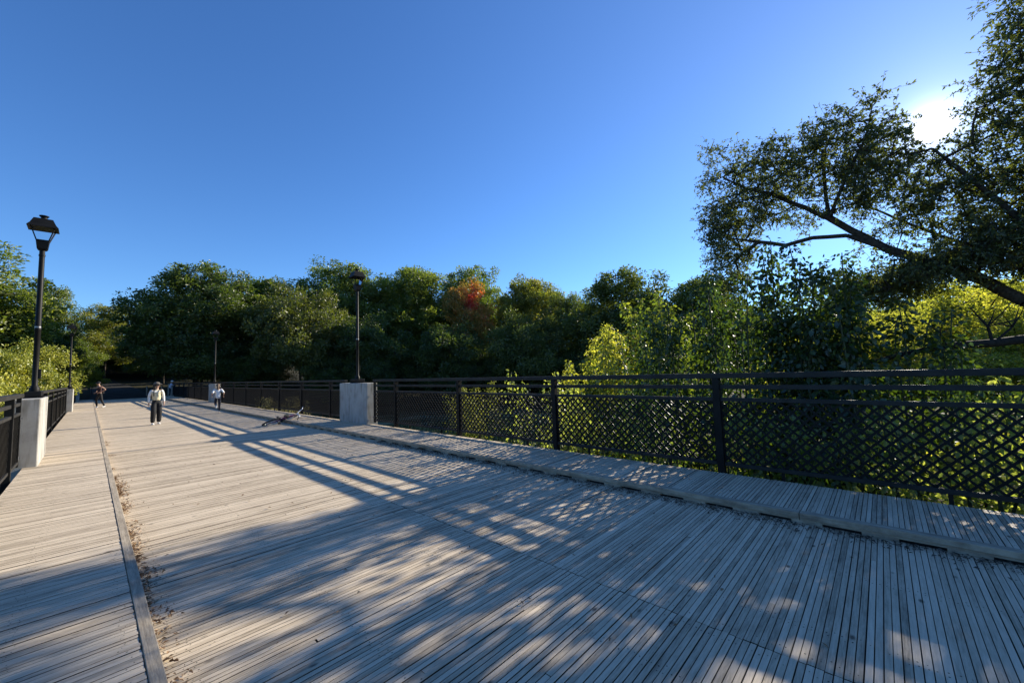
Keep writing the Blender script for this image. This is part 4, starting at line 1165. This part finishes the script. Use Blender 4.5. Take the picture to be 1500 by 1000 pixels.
    if sl_ > 0:
        for s in 'rl':
            b = len(spec); spec.append((J['sh' + s], .064))
            ed.append((0, b))
            if sl_ <= .5: spec.append((lerp(J['sh' + s], J['el' + s], sl_ * 2), .060)); ed.append((b, b + 1))
            else:
                spec.append((J['el' + s], .047)); spec.append((lerp(J['el' + s], J['wr' + s], (sl_ - .5) * 1.9), .035)); ed += [(b, b + 1), (b + 1, b + 2)]
    cloth(wear.get('top_name', 'shirt'), spec, ed, wear['top'])
    if 'vest' in wear:
        cloth('vest', [(J['ch'], (.168, .142)), (J['sp'], (.160, .138)), ((0, 0, wear.get('hem', .95) - .08), (.172, .145)), (lerp(J['ch'], J['nk'], .62), (.116, .100)), (lerp(J['ch'], J['nk'], .92), (.072, .068)), (lerp(J['ch'], J['shr'], .95), .072), (lerp(J['ch'], J['shl'], .95), .072)], [(0, 1), (1, 2), (0, 3), (3, 4), (0, 5), (0, 6)], wear['vest'])
    wl = wear.get('leg_w', 1.0)
    spec = [((0, 0, 1.10), (.120, .098)), ((0, 0, .90), (.128, .11))]; ed = [(0, 1)]
    for s in 'rl':
        b = len(spec); spec += [(J['hip' + s], .096), (J['kn' + s], .066 * wl), (lerp(J['kn' + s], J['an' + s], 1.02), .052 * wl)]
        ed += [(1, b), (b, b + 1), (b + 1, b + 2)]
    cloth('trousers', spec, ed, wear['bottom'])
    for s in 'rl':
        an = Vector(J['an' + s]); kd = (an - Vector(J['kn' + s])).normalized()
        fw = Vector((0, -1, 0)); 
        fw = (fw - kd * fw.dot(kd)); fw = fw.normalized() if fw.length > .2 else Vector((0, -1, 0))
        if an.z < .12: fw = Vector((0, -1, 0)); low = Vector((0, 0, -1))
        else: low = kd
        hl = an + low * .048 - fw * .045; mid = an + low * .05 + fw * .05; tp = an + low * .055 + fw * .155
        skin_mesh('shoe', [(*(an + low * .005), .045, .045), (*hl, .036, .036), (*mid, .042, .036), (*tp, .036, .028)], [(0, 1), (0, 2), (2, 3)], M[wear['shoes']], t, 1)
    # face
    mb = MB()
    for x in (-.032, .032): mb.sphere(hd(x, -.086, .008), .0105, (1, .6, .7), 8, 6)
    mb.build('eyes', M['eye'], body)
    MB().sphere(hd(0, -.088, -.048), .02, (1, .35, .28), 8, 6).build('mouth', M['lip'], body)
    mb = MB()
    for x in (-.08, .08): mb.sphere(hd(x, .005, -.005), .026, (.4, .75, 1.1), 8, 6)
    mb.build('ears', M[wear['skin']], body)
    # hair as a shell over the back and top of the skull
    hm = MB(); hm.sphere(hd(0, .018, .028), .1, (.92, 1.0, 1.02), 16, 12, zmin=-.35)
    if wear.get('hair_long'):
        hm.tube([hd(-.0, .085, .03), hd(0, .105, -.08), hd(0, .11, -.2), hd(.0, .105, -.33)], [.052, .058, .046, .016], 10)
    if wear.get('bob'):
        for x in (-.078, .078): hm.tube([hd(x, .02, .02), hd(x * 1.12, .02, -.07), hd(x * 1.05, .02, -.14)], [.04, .042, .022], 8)
        hm.tube([hd(0, .075, .02), hd(0, .085, -.07), hd(0, .075, -.14)], [.06, .062, .03], 8)
    hm.build('hair', M[wear['hair']], t, smooth=True)
    if 'cap' in wear:
        cm = MB(); cm.sphere(hd(0, .01, .045), .108, (.95, 1.05, .82), 18, 10, zmin=-.05)
        br = [hd(.085 * math.cos(a), -.07 - .11 * math.sin(a), .042 - .012 * math.sin(a)) for a in np.linspace(0, PI, 9)]
        n0 = len(br); up = [(p[0], p[1], p[2] + .008) for p in br]
        cm.add(br + up, [tuple(range(n0 - 1, -1, -1)), tuple(range(n0, 2 * n0))] + [(i, (i + 1) % n0, n0 + (i + 1) % n0, n0 + i) for i in range(n0)])
        cm.build('cap', M[wear['cap']], t, smooth=True)
    if wear.get('straps'):
        sm = MB()
        for s in (-1, 1): sm.tube([sh(s * .10, .12, 1.25), sh(s * .115, .09, 1.42), sh(s * .115, -.04, 1.445), sh(s * .11, -.115, 1.33), sh(s * .12, -.125, 1.15)], .017, 6)
        sm.box(-.13, .13, .115, .20, 1.02, 1.36, bev=.03)
        sm.build('backpack', M['black_cloth'], t)
    if wear.get('waist_bag'):
        MB().box(-.12, .12, .10, .18, .92, 1.04, bev=.02).build('waist_bag', M['black_cloth'], t)
    return t

person('woman in grey cap, cream vest and wide black trousers walking towards the viewer', (1.76, 20.2, .002), R(8), 1.60,
       dict(leg_r=((-.10, -.09, .52), (-.105, -.02, .085)), leg_l=((.10, .0, .50), (.115, .10, .09)), arm_r=((-.225, .03, 1.13), (-.235, -.02, .88)), arm_l=((.22, .01, 1.13), (.225, -.06, .89)), head_turn=R(40)),
       dict(skin='skin', top='white_cloth', top_name='sweater', vest='cream_cloth', bottom='black_cloth', shoes='white_cloth', hair='hair_dark', bob=True, cap='hat_cloth', straps=True, leg_w=1.5, hem=.99))
person('girl in white shirt and dark leggings with a ponytail, running away', (4.40, 24.3, .002), R(176), 1.42,
       dict(leg_r=((-.09, -.05, .50), (-.095, -.03, .085)), leg_l=((.10, -.12, .54), (.10, .25, .42)), arm_r=((-.28, .10, 1.15), (-.29, -.08, 1.0)), arm_l=((.28, .10, 1.15), (.27, -.08, 1.02)), lean=.10),
       dict(skin='skin', top='white_cloth', bottom='navy_cloth', shoes='white_cloth', hair='hair_brown', hair_long=True, sleeve=.5, hem=.90))
person('man in black cap and sleeveless maroon top, hands at his waist', (.50, 39.1, .002), R(-60), 1.76,
       dict(leg_r=((-.10, -.12, .52), (-.12, -.05, .09)), leg_l=((.10, .05, .50), (.13, .20, .10)), arm_r=((-.30, .12, 1.16), (-.17, -.12, 1.02)), arm_l=((.30, .14, 1.17), (.16, -.10, 1.02)), lean=.12),
       dict(skin='skin_tan', top='maroon_cloth', top_name='tank_top', bottom='black_cloth', shoes='white_cloth', hair='hair_dark', cap='black_cloth', sleeve=0, waist_bag=True, hem=.93, leg_w=.95))
person('person in a pale shirt and white cap leaning on the far right railing', (5.62, 53.2, .102), R(78), 1.62,
       dict(arm_r=((-.22, -.18, 1.16), (-.18, -.40, 1.30)), arm_l=((.22, -.18, 1.16), (.18, -.40, 1.30)), lean=.25),
       dict(skin='skin', top='pale_blue_cloth', bottom='navy_cloth', shoes='white_cloth', hair='hair_dark', cap='white_cloth', sleeve=.5, hem=.92))

# ------------------------------------------------------------------ the fallen bicycle
def bicycle():
    t = empty('bicycle', (4.66, 16.45, .0))
    tag(t, 'purple child bicycle with white handlebar lying on its side across the right kerb', 'bicycle')
    # built upright (x forward, z up), then laid over
    wr = .25
    for cxw in (-.46, .46):
        w = MB(); n = 28
        ring = [(cxw + wr * math.cos(2 * PI * i / n), 0, wr + wr * math.sin(2 * PI * i / n)) for i in range(n + 1)]
        w.tube(ring, .024, 8, cap=False)
        wo_ = w.build('wheel', M['tyre'], t, smooth=True)
        r_ = MB(); ring = [(cxw + (wr - .03) * math.cos(2 * PI * i / n), 0, wr + (wr - .03) * math.sin(2 * PI * i / n)) for i in range(n + 1)]
        r_.tube(ring, .009, 6, cap=False)
        for i in range(10):
            a = 2 * PI * i / 10; r_.tube([(cxw, .012 * (-1) ** i, wr), (cxw + (wr - .03) * math.cos(a), 0, wr + (wr - .03) * math.sin(a))], .0022, 4)
        r_.tube([(cxw, -.05, wr), (cxw, .05, wr)], .018, 8)
        r_.build('rim', M['chrome'], wo_)
    f = MB()
    bb = (-.08, 0, .24); seat = (-.20, 0, .56); head = (.30, 0, .60); head2 = (.33, 0, .50); rear = (-.46, 0, wr)
    f.tube([bb, seat], .016); f.tube([seat, (.29, 0, .58)], .015); f.tube([bb, head2], .019)
    for s in (-.05, .05): f.tube([(rear[0], s, rear[2]), (bb[0], s * .5, bb[2])], .010); f.tube([(rear[0], s, rear[2]), (seat[0], s * .5, seat[2] - .02)], .009)
    f.tube([(.335, 0, .48), (.295, 0, .62)], .021)
    f.build('frame', M['purple'], t, smooth=True)
    k = MB()
    for s in (-.05, .05): k.tube([(.46, s, wr), (.40, s, .42), (.345, s * .6, .49)], .012)
    k.build('fork', M['white_paint'], t, smooth=True)
    h = MB(); h.tube([(.295, 0, .60), (.275, 0, .70)], .013); h.tube([(.04, -.17, .82), (.13, -.12, .83), (.25, -.03, .71), (.30, .03, .71), (.40, .09, .83), (.47, .15, .82)], .014)
    ho = h.build('handlebar', M['white_paint'], t, smooth=True)
    g_ = MB()
    g_.tube([(.05, -.165, .82), (-.04, -.215, .81)], .019); g_.tube([(.46, .145, .82), (.54, .20, .81)], .019)
    g_.build('grip', M['tyre'], ho, smooth=True)
    MB().sphere((-.24, 0, .64), .12, (1.05, .55, .32), 12, 8).build('saddle', M['tyre'], t, smooth=True)
    MB().tube([(-.205, 0, .55), (-.225, 0, .62)], .012).build('seat_post', M['chrome'], t)
    c = MB(); c.lathe([(.07, -.004), (.07, .004)], 16); 
    for i, v in enumerate(c.v): c.v[i] = (bb[0] + v[0], .035 + v[2], bb[2] + v[1])
    c.tube([(bb[0], .05, bb[2]), (bb[0] + .12, .06, bb[2] - .06)], .009); c.tube([(bb[0], -.05, bb[2]), (bb[0] - .12, -.06, bb[2] + .06)], .009); c.tube([(bb[0], -.06, bb[2]), (bb[0], .06, bb[2])], .016)
    co_ = c.build('crank', M['chrome'], t)
    p = MB()
    p.box(bb[0] + .07, bb[0] + .17, .065, .145, bb[2] - .075, bb[2] - .05); p.box(bb[0] - .17, bb[0] - .07, -.145, -.065, bb[2] + .05, bb[2] + .075)
    p.build('pedal', M['tyre'], co_)
    return t
bk = bicycle()
bk.rotation_mode = 'QUATERNION'
yaw = R(41); tilt = R(68)
bk.rotation_quaternion = Quaternion((0, 0, 1), yaw) @ Quaternion((1, 0, 0), tilt)
bk.scale = (1.08, 1.08, 1.08); bk.rotation_quaternion = bk.rotation_quaternion @ Quaternion((0, 1, 0), 0)
bk.location = (4.52, 15.95, .03)
